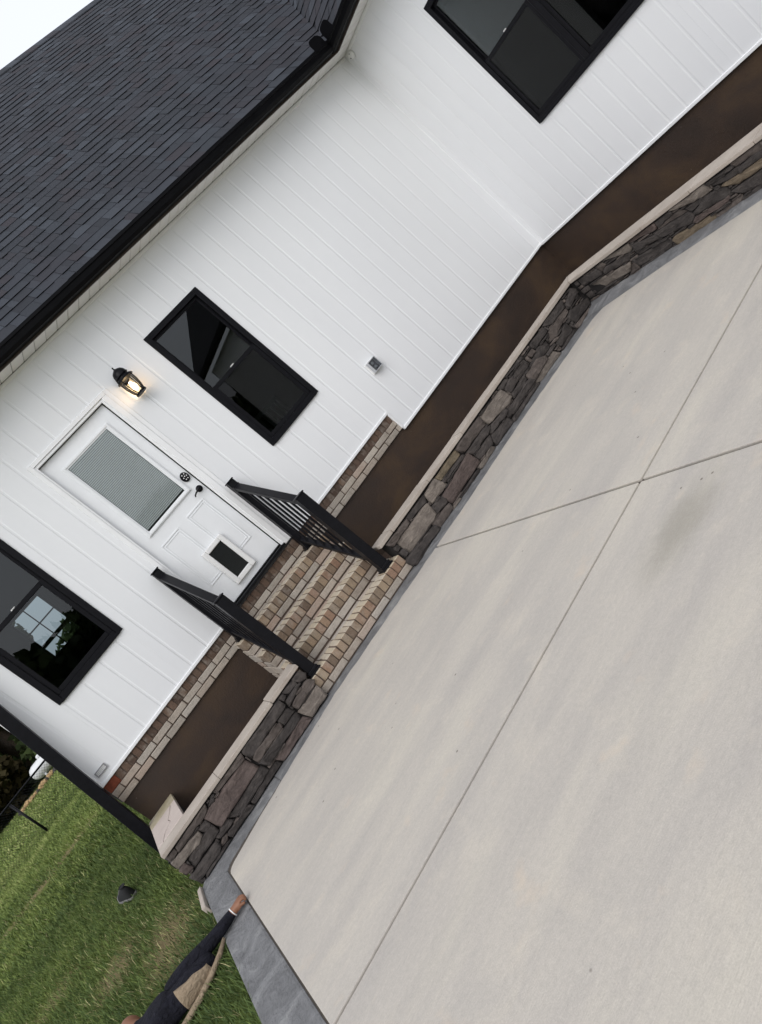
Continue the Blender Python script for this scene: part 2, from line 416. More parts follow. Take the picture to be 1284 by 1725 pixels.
patio = MB().box(-1.62, 4.30, -9.0, -1.16, -.20, -.014).build('patio', M['joint'])
tag(patio, 'pale concrete patio scored into large squares', 'patio', kind='structure')
def slab(poly):
    m = MB().prism(poly, -.10, 0, lambda p, t: (p[0], p[1], t))
    return m.build('concrete_panel', M['concrete'], patio, bevel=.006, seg=2)
XJ, YJ, g = 1.256, -3.868, .0095
def wob(pts, amp=.007):
    out = []
    for (a, b), (c, d) in zip(pts, pts[1:]):
        k = max(1, int(math.hypot(c - a, d - b) / .07))
        for i in range(k): out.append((a + (c - a) * i / k, b + (d - b) * i / k + (random.uniform(-amp, amp) if i else 0)))
    return out + [pts[-1]]
back = wob([(-1.15, -1.45), (-.75, -1.38), (-.17, -1.295), (.4, -1.335), (XJ - g, -1.375)], .010)
corner = [(-1.55 + .10 * (1 - math.cos(a)), -1.53 - .10 + .10 * math.sin(a)) for a in (0, .4, .8, 1.2, 1.5)]
slab([(-1.55, YJ + g)] + corner + back + [(XJ - g, YJ + g)])
slab([(XJ + g, YJ + g)] + [*wob([(XJ + g, -1.375), (1.7, -1.40), (2.6, -1.40), (3.4, -1.45), (3.99, -1.50)]), (4.12, -1.58), (4.13, -2.4), (4.08, YJ + g)])
slab([(-1.55, -9), (-1.55, YJ - g), (XJ - g, YJ - g), (XJ - g, -9)])
slab([(XJ + g, -9), (XJ + g, YJ - g), (4.08, YJ - g), (4.08, -9)])

border = MB().prism([(-1.56, -9), (-1.56, -1.50), (-1.50, -1.44), (-.9, -1.36), (-.9, -1.10), (-1.70, -1.10), (-1.775, -1.24), (-1.80, -3.4), (-1.84, -9)], -.16, -.006,
                    lambda p, t: (p[0], p[1], t)).build('concrete_border', M['border'], bevel=.015, seg=2)
tag(border, 'grey stamped concrete border strip between the lawn and the patio', 'path', kind='structure')
foot = MB()
foot.prism([(-.9, -1.40), (-.9, -1.10), (1.1, -1.10), (4.42, -1.20), (4.42, -4.2), (4.03, -4.2), (4.02, -1.64), (3.9, -1.54), (1.1, -1.38)], -.16, -.003, lambda p, t: (p[0], p[1], t))
for k in range(14):
    a, b = 1.27 + .22 * k, 1.27 + .22 * (k + 1)
    h = .042 - .0022 * k
    foot.v += [(4.12 - .053 * (a - 1.25), -a, -.012), (4.37 - .053 * (a - 1.25), -a, h), (4.12 - .053 * (b - 1.25), -b, -.012), (4.37 - .053 * (b - 1.25), -b, h - .0022)]
    n = len(foot.v); foot.f += [(n - 4, n - 3, n - 1, n - 2)]
foot.prism([(-.15, -.02), (.0, -.02), (.0, .010)], 1.2, 4.2, lambda p, t: (t, (-1.158 - .03 * (t - 1.1)) + p[0], p[1]))
tag(foot.build('wall_footing', M['border']), 'grey concrete footing strip along the stone wall', 'footing', kind='structure')

# ------------------------------------------------------------------ house
house = empty('house', (2, 0, 0))
tag(house, 'white house with vertical siding, black windows and dark shingle roof', 'house')
ZS, ZL, ZT = .852, .612, 3.652          # siding bottom over brick, siding bottom past the brick, soffit height
XL, XC, XB = -1.745, 5.69, 2.61         # end of wall, inside corner, end of the brick band
W_MID = (1.536, 2.296, 1.529, 3.073)
W_LEFT = (-1.412, -.634, 1.532, 3.073)
DOOR = (-.052, .946, ZS, 3.018)
WING_W = (1.198, 2.93, 1.521, 3.11)     # along -y
OPEN = [W_MID, W_LEFT, DOOR]

def fdn(x): return ZS if x < XB else ZL
# structural walls behind the siding, with openings
def wall_grid(u0, u1, z0, z1, opens, fn, t0, t1, mb):
    us = sorted({u0, u1, *[o[0] for o in opens], *[o[1] for o in opens]}); zs = sorted({z0, z1, *[o[2] for o in opens], *[o[3] for o in opens]})
    for a, b in zip(us, us[1:]):
        for c, d in zip(zs, zs[1:]):
            um, zm = (a + b) / 2, (c + d) / 2
            if any(o[0] < um < o[1] and o[2] < zm < o[3] for o in opens): continue
            mb.prism([(a, c), (b, c), (b, d), (a, d)], t0, t1, fn)
ins = .03
shr = lambda o: (o[0] + ins, o[1] - ins, o[2] + ins, o[3] - ins)
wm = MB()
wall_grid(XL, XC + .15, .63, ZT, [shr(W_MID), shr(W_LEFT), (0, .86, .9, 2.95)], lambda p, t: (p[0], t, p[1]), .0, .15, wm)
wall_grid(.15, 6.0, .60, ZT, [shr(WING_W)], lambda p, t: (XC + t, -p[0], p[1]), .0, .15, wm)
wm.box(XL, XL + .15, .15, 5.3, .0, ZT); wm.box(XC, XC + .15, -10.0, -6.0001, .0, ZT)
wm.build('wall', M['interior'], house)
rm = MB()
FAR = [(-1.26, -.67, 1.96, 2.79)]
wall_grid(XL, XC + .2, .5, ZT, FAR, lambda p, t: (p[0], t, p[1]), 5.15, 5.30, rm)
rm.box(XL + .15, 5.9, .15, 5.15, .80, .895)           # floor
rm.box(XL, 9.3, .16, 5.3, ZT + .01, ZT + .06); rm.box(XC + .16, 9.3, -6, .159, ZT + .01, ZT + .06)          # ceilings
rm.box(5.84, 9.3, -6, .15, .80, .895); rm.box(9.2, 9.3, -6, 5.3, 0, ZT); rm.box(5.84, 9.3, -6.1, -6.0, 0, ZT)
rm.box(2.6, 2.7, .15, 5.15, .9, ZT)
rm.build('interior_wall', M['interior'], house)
fr = MB()
x0, x1, z0, z1 = FAR[0]
for a in ((x0, x0 + .035), (x1 - .035, x1), (-.995, -.977)): fr.box(a[0], a[1], 5.13, 5.19, z0, z1)
for a in ((z0, z0 + .04), (z1 - .03, z1), (2.175, 2.235), (2.465, 2.483), ): fr.box(x0, x1, 5.12, 5.18, a[0], a[1])
fr.build('far_window_frame', M['black'], house)

# siding boards: flat face with a shallow channel at every seam
PIT, SEAM0 = .2098, .508
def prof(u):
    t = ((u - SEAM0) % PIT)
    pts = [(0, -.0150), (.013, -.0150), (.023, -.018), (PIT - .009, -.018), (PIT, -.0150)]
    for (a, ya), (b, yb) in zip(pts, pts[1:]):
        if a <= t <= b + 1e-9: return ya + (yb - ya) * (t - a) / (b - a)
    return -.0150
def zints(um, z0, z1, opens):
    iv = [(z0, z1)]
    for o in opens:
        if o[0] - 1e-6 < um < o[1] + 1e-6:
            n = []
            for a, b in iv:
                if o[2] > a + 1e-4: n.append((a, min(b, o[2])))
                if o[3] < b - 1e-4: n.append((max(a, o[3]), b))
            iv = n
    return iv
def side_wall(u0, u1, z0f, z1, opens, fn):
    k0 = math.floor((u0 - SEAM0) / PIT)
    cuts = sorted({*[o[0] for o in opens], *[o[1] for o in opens], XB if fn(0, 0, 0)[1] == 0 and u1 > 3.2 and u0 < 0 else u0})
    k = k0
    while SEAM0 + k * PIT < u1:
        a, b = max(u0, SEAM0 + k * PIT), min(u1, SEAM0 + (k + 1) * PIT); k += 1
        if b - a < .004: continue
        xs = [a] + [c for c in cuts if a + .004 < c < b - .004] + [b]
        for p, q in zip(xs, xs[1:]):
            um = (p + q) / 2
            br = sorted({p, q, *[SEAM0 + (k - 1) * PIT + d for d in (.013, .023, PIT - .009) if p < SEAM0 + (k - 1) * PIT + d < q]})
            br[-1] = q - .0004
            for za, zb in zints(um, z0f(um), z1, opens):
                poly = [(u, prof(u + (1e-7 if u == p else 0))) for u in br] + [(br[-1], .002), (br[0], .002)]
                MB().prism(poly, za, zb, lambda c, t: fn(c[0], c[1], t)).build('siding_board', M['siding'], house)
side_wall(XL, XC - .022, fdn, ZT, OPEN, lambda u, d, z: (u, d - .003, z))
side_wall(.022, 9.9, lambda u: .605, ZT, [WING_W], lambda u, d, z: (XC + d - .003, -u, z))
# trims: starter strip, corner post, frieze channel
tr = MB()
tr.box(XL - .01, DOOR[0], -.032, -.001, ZS - .018, ZS + .010); tr.box(DOOR[1], XB + .01, -.032, -.001, ZS - .018, ZS + .010)
tr.box(XB, XC, -.032, -.001, ZL - .018, ZL + .010); tr.box(XB - .012, XB + .012, -.030, -.001, ZL + .010, ZS - .018)
tr.box(XC - .032, XC - .001, -6, -.033, .587, .617)
tr.box(XC - .027, XC - .002, -.027, -.002, .62, ZT - .002)
tr.box(XL - .035, XL + .03, -.028, .04, ZS + .010, ZT - .002)
tr.box(XL, XC - .041, -.030, -.002, ZT - .035, ZT - .003); tr.box(XC - .030, XC - .002, -6, -.041, ZT - .035, ZT - .003)
tr.build('siding_trim', M['trim'], house, bevel=.003)

# foundation and brick band
fd = MB()
fd.box(XL + .01, XB, .006, .14, -.1, .628); fd.box(XB, XC + .14, .006, .14, -.1, ZL - .012)
fd.box(XC + .006, XC + .14, -6, .0055, -.1, .60)
fd.build('foundation', M['foundation'], house)
MB().box(XL + .012, XB - .004, -.003, .011, .622, ZS - .02).build('brick_mortar', M['mortar'], house)

def brick_meshes(name, sx, sy, sz, n=5, jit=.0022, bev=.004):
    out = []
    for i in range(n):
        rr = random.Random(i * 17 + int(sx * 1e4))
        v = [(x * sx / 2 + rr.uniform(-jit, jit), y * sy / 2 + rr.uniform(-jit, jit) * .6, z * sz / 2 + rr.uniform(-jit, jit)) for x in (-1, 1) for y in (-1, 1) for z in (-1, 1)]
        me = mesh(name, v, BOXF); bm = bmesh.new(); bm.from_mesh(me)
        bmesh.ops.bevel(bm, geom=bm.edges[:], offset=bev, segments=1, affect='EDGES'); bm.to_mesh(me); bm.free()
        out.append(me)
    return out
BM = {}
def brick(sx, sy, sz, c, mat, parent, jit=.003):
    key = (round(sx, 3), round(sy, 3), round(sz, 3), mat)
    if key not in BM:
        BM[key] = brick_meshes('brick', sx, sy, sz)
        for m in BM[key]:
            m.materials.append(M[mat])
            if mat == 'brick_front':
                m.materials.append(M['brick_top_lit'])
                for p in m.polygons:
                    if p.normal.z > .5: p.material_index = 1  # upward faces get the painted-in sky light
    r = random.uniform
    return link('brick', random.choice(BM[key]), None, parent, loc=(c[0] + r(-jit, jit) * .4, c[1] + r(-jit, jit), c[2] + r(-jit, jit) * .4), rot=(r(-.01, .01), r(-.006, .006), r(-.012, .012)))
CW = .0668
n = int((XB - XL) / CW)
for i in range(n):
    x = XL + .012 + (i + .5) * CW
    if i < 2: continue
    if x > XB - .03: continue
    brick(.057, .05, .088, (x, .012, .792), 'brick_dark', house)
b_ = MB().box(XL + .012, XL + .138, -.014, .04, .748, .835).build('brick', M['brick_red'], house, bevel=.004)
for row, z in ((0, .716), (1, .650)):
    off = .0 if row else .10
    x = XL + .012 - off
    while x < XB:
        a, b = max(x, XL + .012), min(x + .194, XB - .006)
        if b - a > .03: brick(b - a, .06, .056, ((a + b) / 2, .012, z), 'brick', house)
        x += .204

# eaves: soffit panels, fascia, gutter
YF = -.30
x = XL - .35
while x < XC - .02:
    b = min(x + .1385, XC - .008)
    if b - x > .02:
        yb = YF + .002 if b < XC - .28 else YF + .002
        MB().prism([(x + .002, ZT + .004), (x + .006, ZT), (b - .008, ZT), (b - .003, ZT + .004), (b - .003, ZT + .008), (x + .002, ZT + .008)], YF + .003, -.001, lambda p, t: (p[0], t, p[1])).build('soffit_panel', M['soffit'], house)
    x += .1385
y = -.302
while y > -6:
    MB().prism([(y - .002, ZT + .004), (y - .006, ZT), (y - .1305, ZT), (y - .1355, ZT + .004), (y - .1355, ZT + .008), (y - .002, ZT + .008)], XC - .297, XC - .001, lambda p, t: (t, p[0], p[1])).build('soffit_panel', M['soffit'], house)
    y -= .1385
vsl = MB(); x = XL - .35
while x < XC - .1:
    vsl.box(x - .004, x + .004, -.044, -.032, ZT - .0015, ZT - .0002); x += .1385
vsl.box(XL, XC - .05, -.0345, -.0308, ZT - .0012, ZT - .0001)
vsl.build('soffit_slots', M['dark'], house)
gp = [(-.301, 3.664), (-.375, 3.664), (-.405, 3.690), (-.412, 3.735), (-.425, 3.742), (-.425, 3.766), (-.416, 3.766), (-.416, 3.75), (-.301, 3.75)]
MB().prism(gp, XL - .45, XC - .415, lambda p, t: (t, p[0], p[1])).build('gutter', M['gutter'], house)
MB().prism(gp, -10.4, -.3005, lambda p, t: (XC + p[0], t, p[1])).build('gutter', M['gutter'], house)
fm = MB(); fm.box(XL - .45, XC - .301, -.3005, -.285, 3.645, 3.78); fm.box(XC - .3005, XC - .285, -10.4, -.3008, 3.645, 3.78)
fm.build('fascia', mat_plain('bronze_fascia', srgb(64, 54, 48), .5), house)
sg = MB()
def guard(mb, fn):
    pts = [(0, 0), (.19, 0), (.19, .07), (.185, .10), (.165, .125), (.13, .135), (.05, .135), (.018, .12), (0, .09)]
    mb.prism(pts, 0, .004, fn)
guard(sg, lambda p, t: (XC - .43 - .015 - p[0], -.424 - t, 3.745 + p[1]))
sg2 = MB(); guard(sg2, lambda p, t: (XC - .424 - t, -.43 - .015 - p[0], 3.745 + p[1]))
sg.build('splash_guard', M['gutter'], house); sg2.build('splash_guard', M['gutter'], house)

# roof: 45 degree planes meeting in a valley, courses of shingles
S45 = math.sqrt(.5); RY0, RZ0, RX0 = -.375, 3.772, XC - .375
EXP, NR = .1455, 39
SMAX = EXP * NR + .06
rd = MB()
yR, zR = RY0 + SMAX * S45, RZ0 + SMAX * S45
YW = -10.4
rd.v = [(XL - .5, RY0, RZ0), (RX0, RY0, RZ0), (RX0 + SMAX * S45, yR, zR), (XL - .5, yR, zR),
        (RX0, YW, RZ0), (RX0 + SMAX * S45, YW, zR), (XL - .5, 2 * yR - RY0, RZ0), (RX0 + 9, 2 * yR - RY0, RZ0), (RX0 + 9, yR, zR)]
rd.f = [(0, 1, 2, 3), (1, 4, 5, 2), (3, 2, 8, 7, 6), (0, 3, 6)]
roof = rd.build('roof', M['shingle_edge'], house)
SHM = {}
def shingle_mesh(wd, th):
    k = round(wd, 2)
    if (k, th) not in SHM:
        L = .170
        v = [(0, 0, th), (k - .003, 0, th), (k - .003, L, .0045), (0, L, .0045), (0, .003, .003), (k - .003, .003, .003)]
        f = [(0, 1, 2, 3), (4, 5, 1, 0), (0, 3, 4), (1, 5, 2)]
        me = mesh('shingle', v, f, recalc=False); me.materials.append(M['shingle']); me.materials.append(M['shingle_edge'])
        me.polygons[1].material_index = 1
        SHM[(k, th)] = me
    return SHM[(k, th)]
WID = (.08, .10, .12, .14, .17, .20, .24)
field = MB(); ftint = []
placed = 0
for r in range(NR):
    s = r * EXP; y, z = RY0 + s * S45, RZ0 + s * S45
    x = XL - .5 + random.uniform(0, .3)
    xe = RX0 + (s + .10) * S45
    vis0 = .30 + r * .075
    while x < xe:
        wd = random.choice(WID); th = random.choice((.016, .016, .014, .010, .008)); jl = 0 if th > .012 else .016
        if r < 16 and vis0 < x < xe - .05 and placed < 299:
            link('shingle', shingle_mesh(wd, th), None, roof, loc=(x, y + jl * S45, z + jl * S45), rot=(R_(45), 0, 0)); placed += 1
        else:
            n0 = len(field.v); k = wd - .003
            for (px, py, pz) in ((0, jl, th), (k, jl, th), (k, .17, .0045), (0, .17, .0045), (0, jl, .003), (k, jl, .003)):
                field.v.append((x + px, y + (py - pz) * S45, z + (py + pz) * S45))
            field.f += [(n0, n0 + 1, n0 + 2, n0 + 3), (n0 + 4, n0 + 5, n0 + 1, n0), (n0, n0 + 3, n0 + 4), (n0 + 1, n0 + 5, n0 + 2)]
            ftint.append(random.random())
        x += wd
# wing roof courses, running along y
for r in range(NR):
    s = r * EXP; xx, z = RX0 + s * S45, RZ0 + s * S45
    yy = RY0 + (s + .10) * S45 + random.uniform(-.06, 0)
    while yy > -5.5:
        wd = random.choice(WID); th = random.choice((.016, .014, .010)); n0 = len(field.v); k = wd - .003
        for (px, py, pz) in ((0, 0, th), (k, 0, th), (k, .17, .0045), (0, .17, .0045), (0, 0, .003), (k, 0, .003)):
            field.v.append((xx + (py - pz) * S45, yy - px, z + (py + pz) * S45))
        field.f += [(n0, n0 + 1, n0 + 2, n0 + 3), (n0 + 4, n0 + 5, n0 + 1, n0), (n0, n0 + 3, n0 + 4), (n0 + 1, n0 + 5, n0 + 2)]
        ftint.append(random.random()); yy -= wd
fme = mesh('shingle_field', field.v, field.f, recalc=False)
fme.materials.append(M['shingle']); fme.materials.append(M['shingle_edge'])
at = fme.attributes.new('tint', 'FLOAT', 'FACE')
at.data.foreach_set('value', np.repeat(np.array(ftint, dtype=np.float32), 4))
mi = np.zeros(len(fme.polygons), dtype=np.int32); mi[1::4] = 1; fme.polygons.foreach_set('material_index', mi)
tag(link('shingle_field', fme, None, roof), kind='stuff')
x = XL - .5
while x < RX0 + SMAX * S45 + 1.5:
    MB().prism([(-.15, -.13), (0, .012), (.15, -.13), (.15, -.15), (0, -.008), (-.15, -.15)], x, x + .195, lambda p, t: (t, yR + p[0], zR + .012 + p[1])).build('ridge_cap', M['shingle'], roof)
    x += .2

# ------------------------------------------------------------------ windows
def ring(mb, x0, x1, z0, z1, t, y0, y1, tb=None):
    tb = tb or t
    mb.box(x0, x0 + t, y0, y1, z0, z1); mb.box(x1 - t, x1, y0, y1, z0, z1)
    mb.box(x0 + t, x1 - t, y0, y1, z1 - t, z1); mb.box(x0 + t, x1 - t, y0, y1, z0, z0 + tb)
def window(wd, ht, loc, rot, units=1, screen=True):
    f = MB(); ring(f, 0, wd, 0, ht, .058, -.034, .06)
    f.box(.03, wd - .03, -.044, -.034, -.004, .022)          # nose of the sill
    if units == 2: f.box(wd / 2 - .035, wd / 2 + .035, -.030, .06, .058, ht - .058)
    fo = f.build('window', M['black'], house, bevel=.004); fo.location = loc; fo.rotation_euler = rot
    uw = wd if units == 1 else wd / 2
    for k in range(units):
        a = .058 if k == 0 else wd / 2 + .035; b = (wd - .058) if k == units - 1 else wd / 2 - .035
        hm = ht * .497
        u = MB(); ring(u, a + .001, b - .001, hm - .012, ht - .059, .026, .006, .030, .034); u.build('upper_sash', M['black'], fo, bevel=.002)
        l = MB(); ring(l, a + .001, b - .001, .0585, hm + .022, .042, -.022, .004, .042); l.build('lower_sash', M['black'], fo, bevel=.003)
        MB().box(a + .02, b - .02, .016, .020, hm + .01, ht - .08).build('pane', M['glass'], fo)
        MB().box(a + .02, b - .02, -.012, -.008, .08, hm + .002).build('pane', M['glass_screen'] if screen else M['glass'], fo)
        lk = MB().box((a + b) / 2 - .018, (a + b) / 2 + .018, -.012, .005, hm + .0222, hm + .034)
        lk.box((a + b) / 2 - .006, (a + b) / 2 + .026, -.020, -.0122, hm + .026, hm + .034)
        lk.build('sash_lock', M['plastic'], fo, bevel=.002)
    return fo
window(W_MID[1] - W_MID[0], W_MID[3] - W_MID[2], (W_MID[0], 0, W_MID[2]), (0, 0, 0))
window(W_LEFT[1] - W_LEFT[0], W_LEFT[3] - W_LEFT[2], (W_LEFT[0], 0, W_LEFT[2]), (0, 0, 0), screen=False)
window(WING_W[1] - WING_W[0], WING_W[3] - WING_W[2], (XC, -WING_W[0], WING_W[2]), (0, 0, R_(-90)), units=2)

# ------------------------------------------------------------------ door
dx0, dx1, dz0, dz1 = .012, .818, .905, 2.945
cs = MB()
for a, b, y in ((-.052, -.012, -.036), (-.012, .008, -.026)):   # stepped casing, left
    cs.box(a, b, y, .0, ZS + .006, dz1 + (.072 if a < -.03 else .03))
for a, b, y in ((.822, .845, -.024), (.845, .90, -.036), (.90, .946, -.028)):
    cs.box(a, b, y, .0, ZS + .006, dz1 + (.012 if a < .83 else .03 if a < .87 else .072))
cs.box(-.012, .8995, -.036, 0, dz1 + .031, dz1 + .072); cs.box(.008, .8445, -.025, 0, dz1 + .004, dz1 + .0305)
cas = cs.build('door_casing', M['trim'], house, bevel=.003)
dr = MB().box(dx0, dx1, .022, .060, dz0, dz1).build('door', M['door'], house, bevel=.002)
th = MB().box(-.01, .845, -.06, .06, .862, .884); th.box(.0, .83, .0, .06, .884, .902); th.build('threshold', M['iron'], house, bevel=.003)
# half lite with built-in blinds
lx0, lx1, lz0, lz1 = .125, .708, 1.855, 2.812
lf = MB(); ring(lf, lx0, lx1, lz0, lz1, .042, .008, .0215); ring(lf, lx0 + .008, lx1 - .008, lz0 + .008, lz1 - .008, .020, .001, .0078)
lf.build('lite_frame', M['door'], dr, bevel=.004, seg=2)
MB().box(lx0 + .04, lx1 - .04, .0165, .0185, lz0 + .04, lz1 - .04).build('pane', M['glass_door'], dr)
MB().box(lx0 + .042, lx1 - .042, .0212, .0219, lz0 + .042, lz1 - .042).build('blind_backing', mat_plain('blind_shadow', (.34, .35, .35, 1), .7), dr)
sl = mesh('blind_slat', [(0, 0, 0), (lx1 - lx0 - .10, 0, 0), (lx1 - lx0 - .10, -.0019, .0105), (0, -.0019, .0105), (0, -.0006, 0), (lx1 - lx0 - .10, -.0006, 0), (lx1 - lx0 - .10, -.0024, .0105), (0, -.0024, .0105)],
          [(0, 1, 2, 3), (4, 7, 6, 5), (0, 4, 5, 1), (3, 2, 6, 7), (0, 3, 7, 4), (1, 5, 6, 2)])
sl.materials.append(M['blind'])
ns = 50; h0, h1 = lz0 + .062, lz1 - .062
for i in range(ns): link('blind_slat', sl, None, dr, loc=(lx0 + .05, .0210, h0 + (h1 - h0) * i / ns))
MB().box(lx0 + .05, lx1 - .05, .0186, .0209, lz1 - .060, lz1 - .046).build('blind_headrail', M['blind'], dr)
MB().box(lx0 + .046, lx1 - .046, .0190, .0200, lz0 + .043, lz0 + .060).build('blind_gap', M['dark'], dr)
# embossed lower panels
for a, b in ((.118, .362), (.470, .714)):
    pm = MB(); ring(pm, a, b, 1.155, 1.728, .012, .016, .0218); ring(pm, a + .024, b - .024, 1.179, 1.704, .010, .018, .0218)
    pm.build('door_panel', M['door'], dr, bevel=.003, seg=2)
# pet door
px0, px1, pz0, pz1 = .278, .548, .975, 1.405
pf = MB(); ring(pf, px0, px1, pz0, pz1, .050, -.016, .0155)
po = pf.build('pet_door_frame', M['plastic'], dr, bevel=.012, seg=3)
MB().box(px0 + .045, px1 - .045, .004, .008, pz0 + .045, pz1 - .045).build('pet_door_flap', mat_plain('smoky_flap', (.012, .013, .016, 1), .18), dr, bevel=.001)
# keypad deadbolt and lever handle
kp = MB().lathe([(.0, -.0), (.034, 0), (.034, .012), (.030, .020), (.0, .021)], 18)
ko = kp.build('deadbolt_keypad', M['iron'], dr, smooth=False); ko.rotation_euler = (R_(90), 0, 0); ko.scale = (1.2, 1.5, 1); ko.location = (.764, .0215, 1.972)
for i, (a, b) in enumerate(((-.011, .018), (.011, .018), (-.016, .0), (.016, .0), (-.009, -.016), (.009, -.016), (0, .004))):
    q = MB().lathe([(0, 0), (.0042, 0), (.0042, .003), (0, .0032)], 8).build('keypad_button', M['plastic'], ko); q.location = (a, b, .0205)
kb = MB().lathe([(0, 0), (.033, 0), (.033, .008), (.026, .014), (.012, .018), (.012, .045), (0, .046)], 18)
kb.tube([(0, 0, .040), (-.03, -.002, .042), (-.062, -.006, .040), (-.085, -.016, .038), (-.092, -.028, .038)], [.010, .009, .008, .007, .006], 8)
k2 = kb.build('lever_handle', M['iron'], dr, smooth=False); k2.rotation_euler = (R_(90), 0, 0); k2.location = (.764, .0215, 1.806)
smooth_by_angle(ko); smooth_by_angle(k2)

# ------------------------------------------------------------------ wall fixtures
lamp = empty('wall_lantern', (1.115, -.02, 2.93))
tag(lamp, 'lit black wall lantern with glass panes above the door', 'lamp')
LX, LY = 1.105, -.105
MB().lathe([(0, 0), (.055, 0), (.058, .006), (.050, .016), (.03, .020), (0, .021)], 20).build('backplate', M['iron'], lamp, loc=(LX, -.019, 2.955), rot=(R_(90), 0, 0))
ar = MB().tube([(LX, -.03, 2.955), (LX, -.06, 2.975), (LX, -.085, 3.00), (LX, LY, 3.0)], [.012, .011, .010, .010], 8)
ar.build('arm', M['iron'], lamp, smooth=True)
hd = MB().lathe([(.004, .335), (.009, .330), (.005, .318), (.012, .308), (.030, .300), (.052, .285), (.066, .262), (.070, .235), (.074, .232), (.074, .226), (.060, .222), (.066, .206), (.080, .202), (.080, .196), (.092, .192), (.092, .182), (.060, .178), (0, .176)], 20, (LX, LY, 2.742))
smooth_by_angle(hd.build('lantern_top', M['iron'], lamp))
bs = MB()
for a, b in ((.052, .062),):
    bs.lathe([(.044, 0), (.058, 0), (.060, .010), (.056, .020), (.044, .020)], 20, (LX, LY, 2.742))
bo = bs.build('base_ring', M['iron'], lamp); smooth_by_angle(bo)
for k in range(4):
    t = R_(45 + 90 * k); c, s = math.cos(t), math.sin(t)
    MB().tube([(LX + c * .052, LY + s * .052, 2.755), (LX + c * .070, LY + s * .070, 2.80), (LX + c * .082, LY + s * .082, 2.86), (LX + c * .082, LY + s * .082, 2.925)], .0055, 6).build('cage_bar', M['iron'], lamp)
gl = MB()
gseg = 16
for r_, z_ in ((.046, 2.762), (.060, 2.81), (.068, 2.86), (.068, 2.918)):
    for k in range(gseg): gl.v.append((LX + r_ * math.cos(2 * math.pi * k / gseg), LY + r_ * math.sin(2 * math.pi * k / gseg), z_))
for i in range(3):
    for k in range(gseg): gl.f.append((i * gseg + k, i * gseg + (k + 1) % gseg, (i + 1) * gseg + (k + 1) % gseg, (i + 1) * gseg + k))
gl.build('lamp_glass', M['lamp_glass'], lamp, smooth=True)
smooth_by_angle(MB().lathe([(0, 0), (.012, .006), (.024, .028), (.027, .045), (.022, .065), (.013, .085), (.012, .10), (0, .101)], 14, (LX, LY, 2.785)).build('bulb', M['bulb'], lamp))
ld = bpy.data.lights.new('lantern_light', 'POINT'); ld.energy = .6; ld.color = (1, .62, .30); ld.shadow_soft_size = .02
lo = bpy.data.objects.new('lantern_light', ld); COL.objects.link(lo); lo.parent = lamp
lo.matrix_parent_inverse = Matrix.Translation(lamp.location).inverted(); lo.location = (LX, LY, 2.772)

ob = empty('outlet_cover', (2.925, -.02, 1.26))
tag(ob, 'clear weatherproof outlet cover on the white siding', 'outlet')
MB().box(2.852, 2.998, -.034, -.021, 1.188, 1.332).build('mounting_block', M['plastic'], ob, bevel=.006, seg=2)
MB().box(2.895, 2.975, -.040, -.0345, 1.205, 1.318).build('outlet_plate', mat_plain('dark_grey_outlet', srgb(74, 74, 80), .5), ob, bevel=.002)
for z in (1.238, 1.285): MB().lathe([(0, 0), (.016, 0), (.015, .004), (0, .0045)], 14, (0, 0, 0)).build('socket', mat_plain('grey_socket', srgb(170, 170, 172), .4), ob, loc=(2.935, -.0405, z), rot=(R_(90), 0, 0))
cv = MB(); ring(cv, 2.868, 2.990, 1.196, 1.326, .010, -.085, -.0345); cv.build('clear_cover_frame', mat_plain('smoky_clear_plastic', srgb(176, 178, 182), .25), ob, bevel=.003)
MB().box(2.879, 2.979, -.083, -.080, 1.207, 1.315).build('clear_cover', glass_mat('clear_plastic', (.86, .88, .9, 1), .05, 1.4), ob)

ve = empty('wall_vent', (-1.632, -.02, .935))
tag(ve, 'small louvred vent low on the white siding near the post', 'vent')
vm = MB(); ring(vm, -1.688, -1.578, .912, .962, .008, -.036, -.021); vm.build('vent_frame', mat_plain('grey_vent', srgb(150, 150, 152), .5), ve, bevel=.002)
MB().box(-1.681, -1.585, -.024, -.0215, .919, .955).build('vent_backing', M['dark'], ve)
for k in range(3): MB().prism([(-.034, .922 + .011 * k), (-.026, .929 + .011 * k), (-.0255, .931 + .011 * k), (-.0345, .924 + .011 * k)], -1.679, -1.587, lambda p, t: (t, p[0], p[1])).build('louvre', M['plastic'], ve)

sc = empty('motion_sensor', (XC - .02, -.115, 3.60))
tag(sc, 'round white motion sensor with two dark eyes under the eave corner', 'sensor')
MB().lathe([(0, 0), (.042, 0), (.044, .012), (.036, .030), (.018, .038), (0, .039)], 20).build('sensor_body', M['plastic'], sc, loc=(XC - .022, -.118, 3.585), rot=(0, R_(-90), 0), smooth=True, scale=(1.15, 1.15, 1))
for dy, dz, rr in ((-.012, .014, .011), (.010, -.016, .012)):
    MB().lathe([(0, 0), (rr, 0), (rr * .8, .006), (0, .007)], 12).build('sensor_eye', M['iron'], sc, loc=(XC - .0535, -.118 + dy, 3.585 + dz), rot=(0, R_(-90), 0))

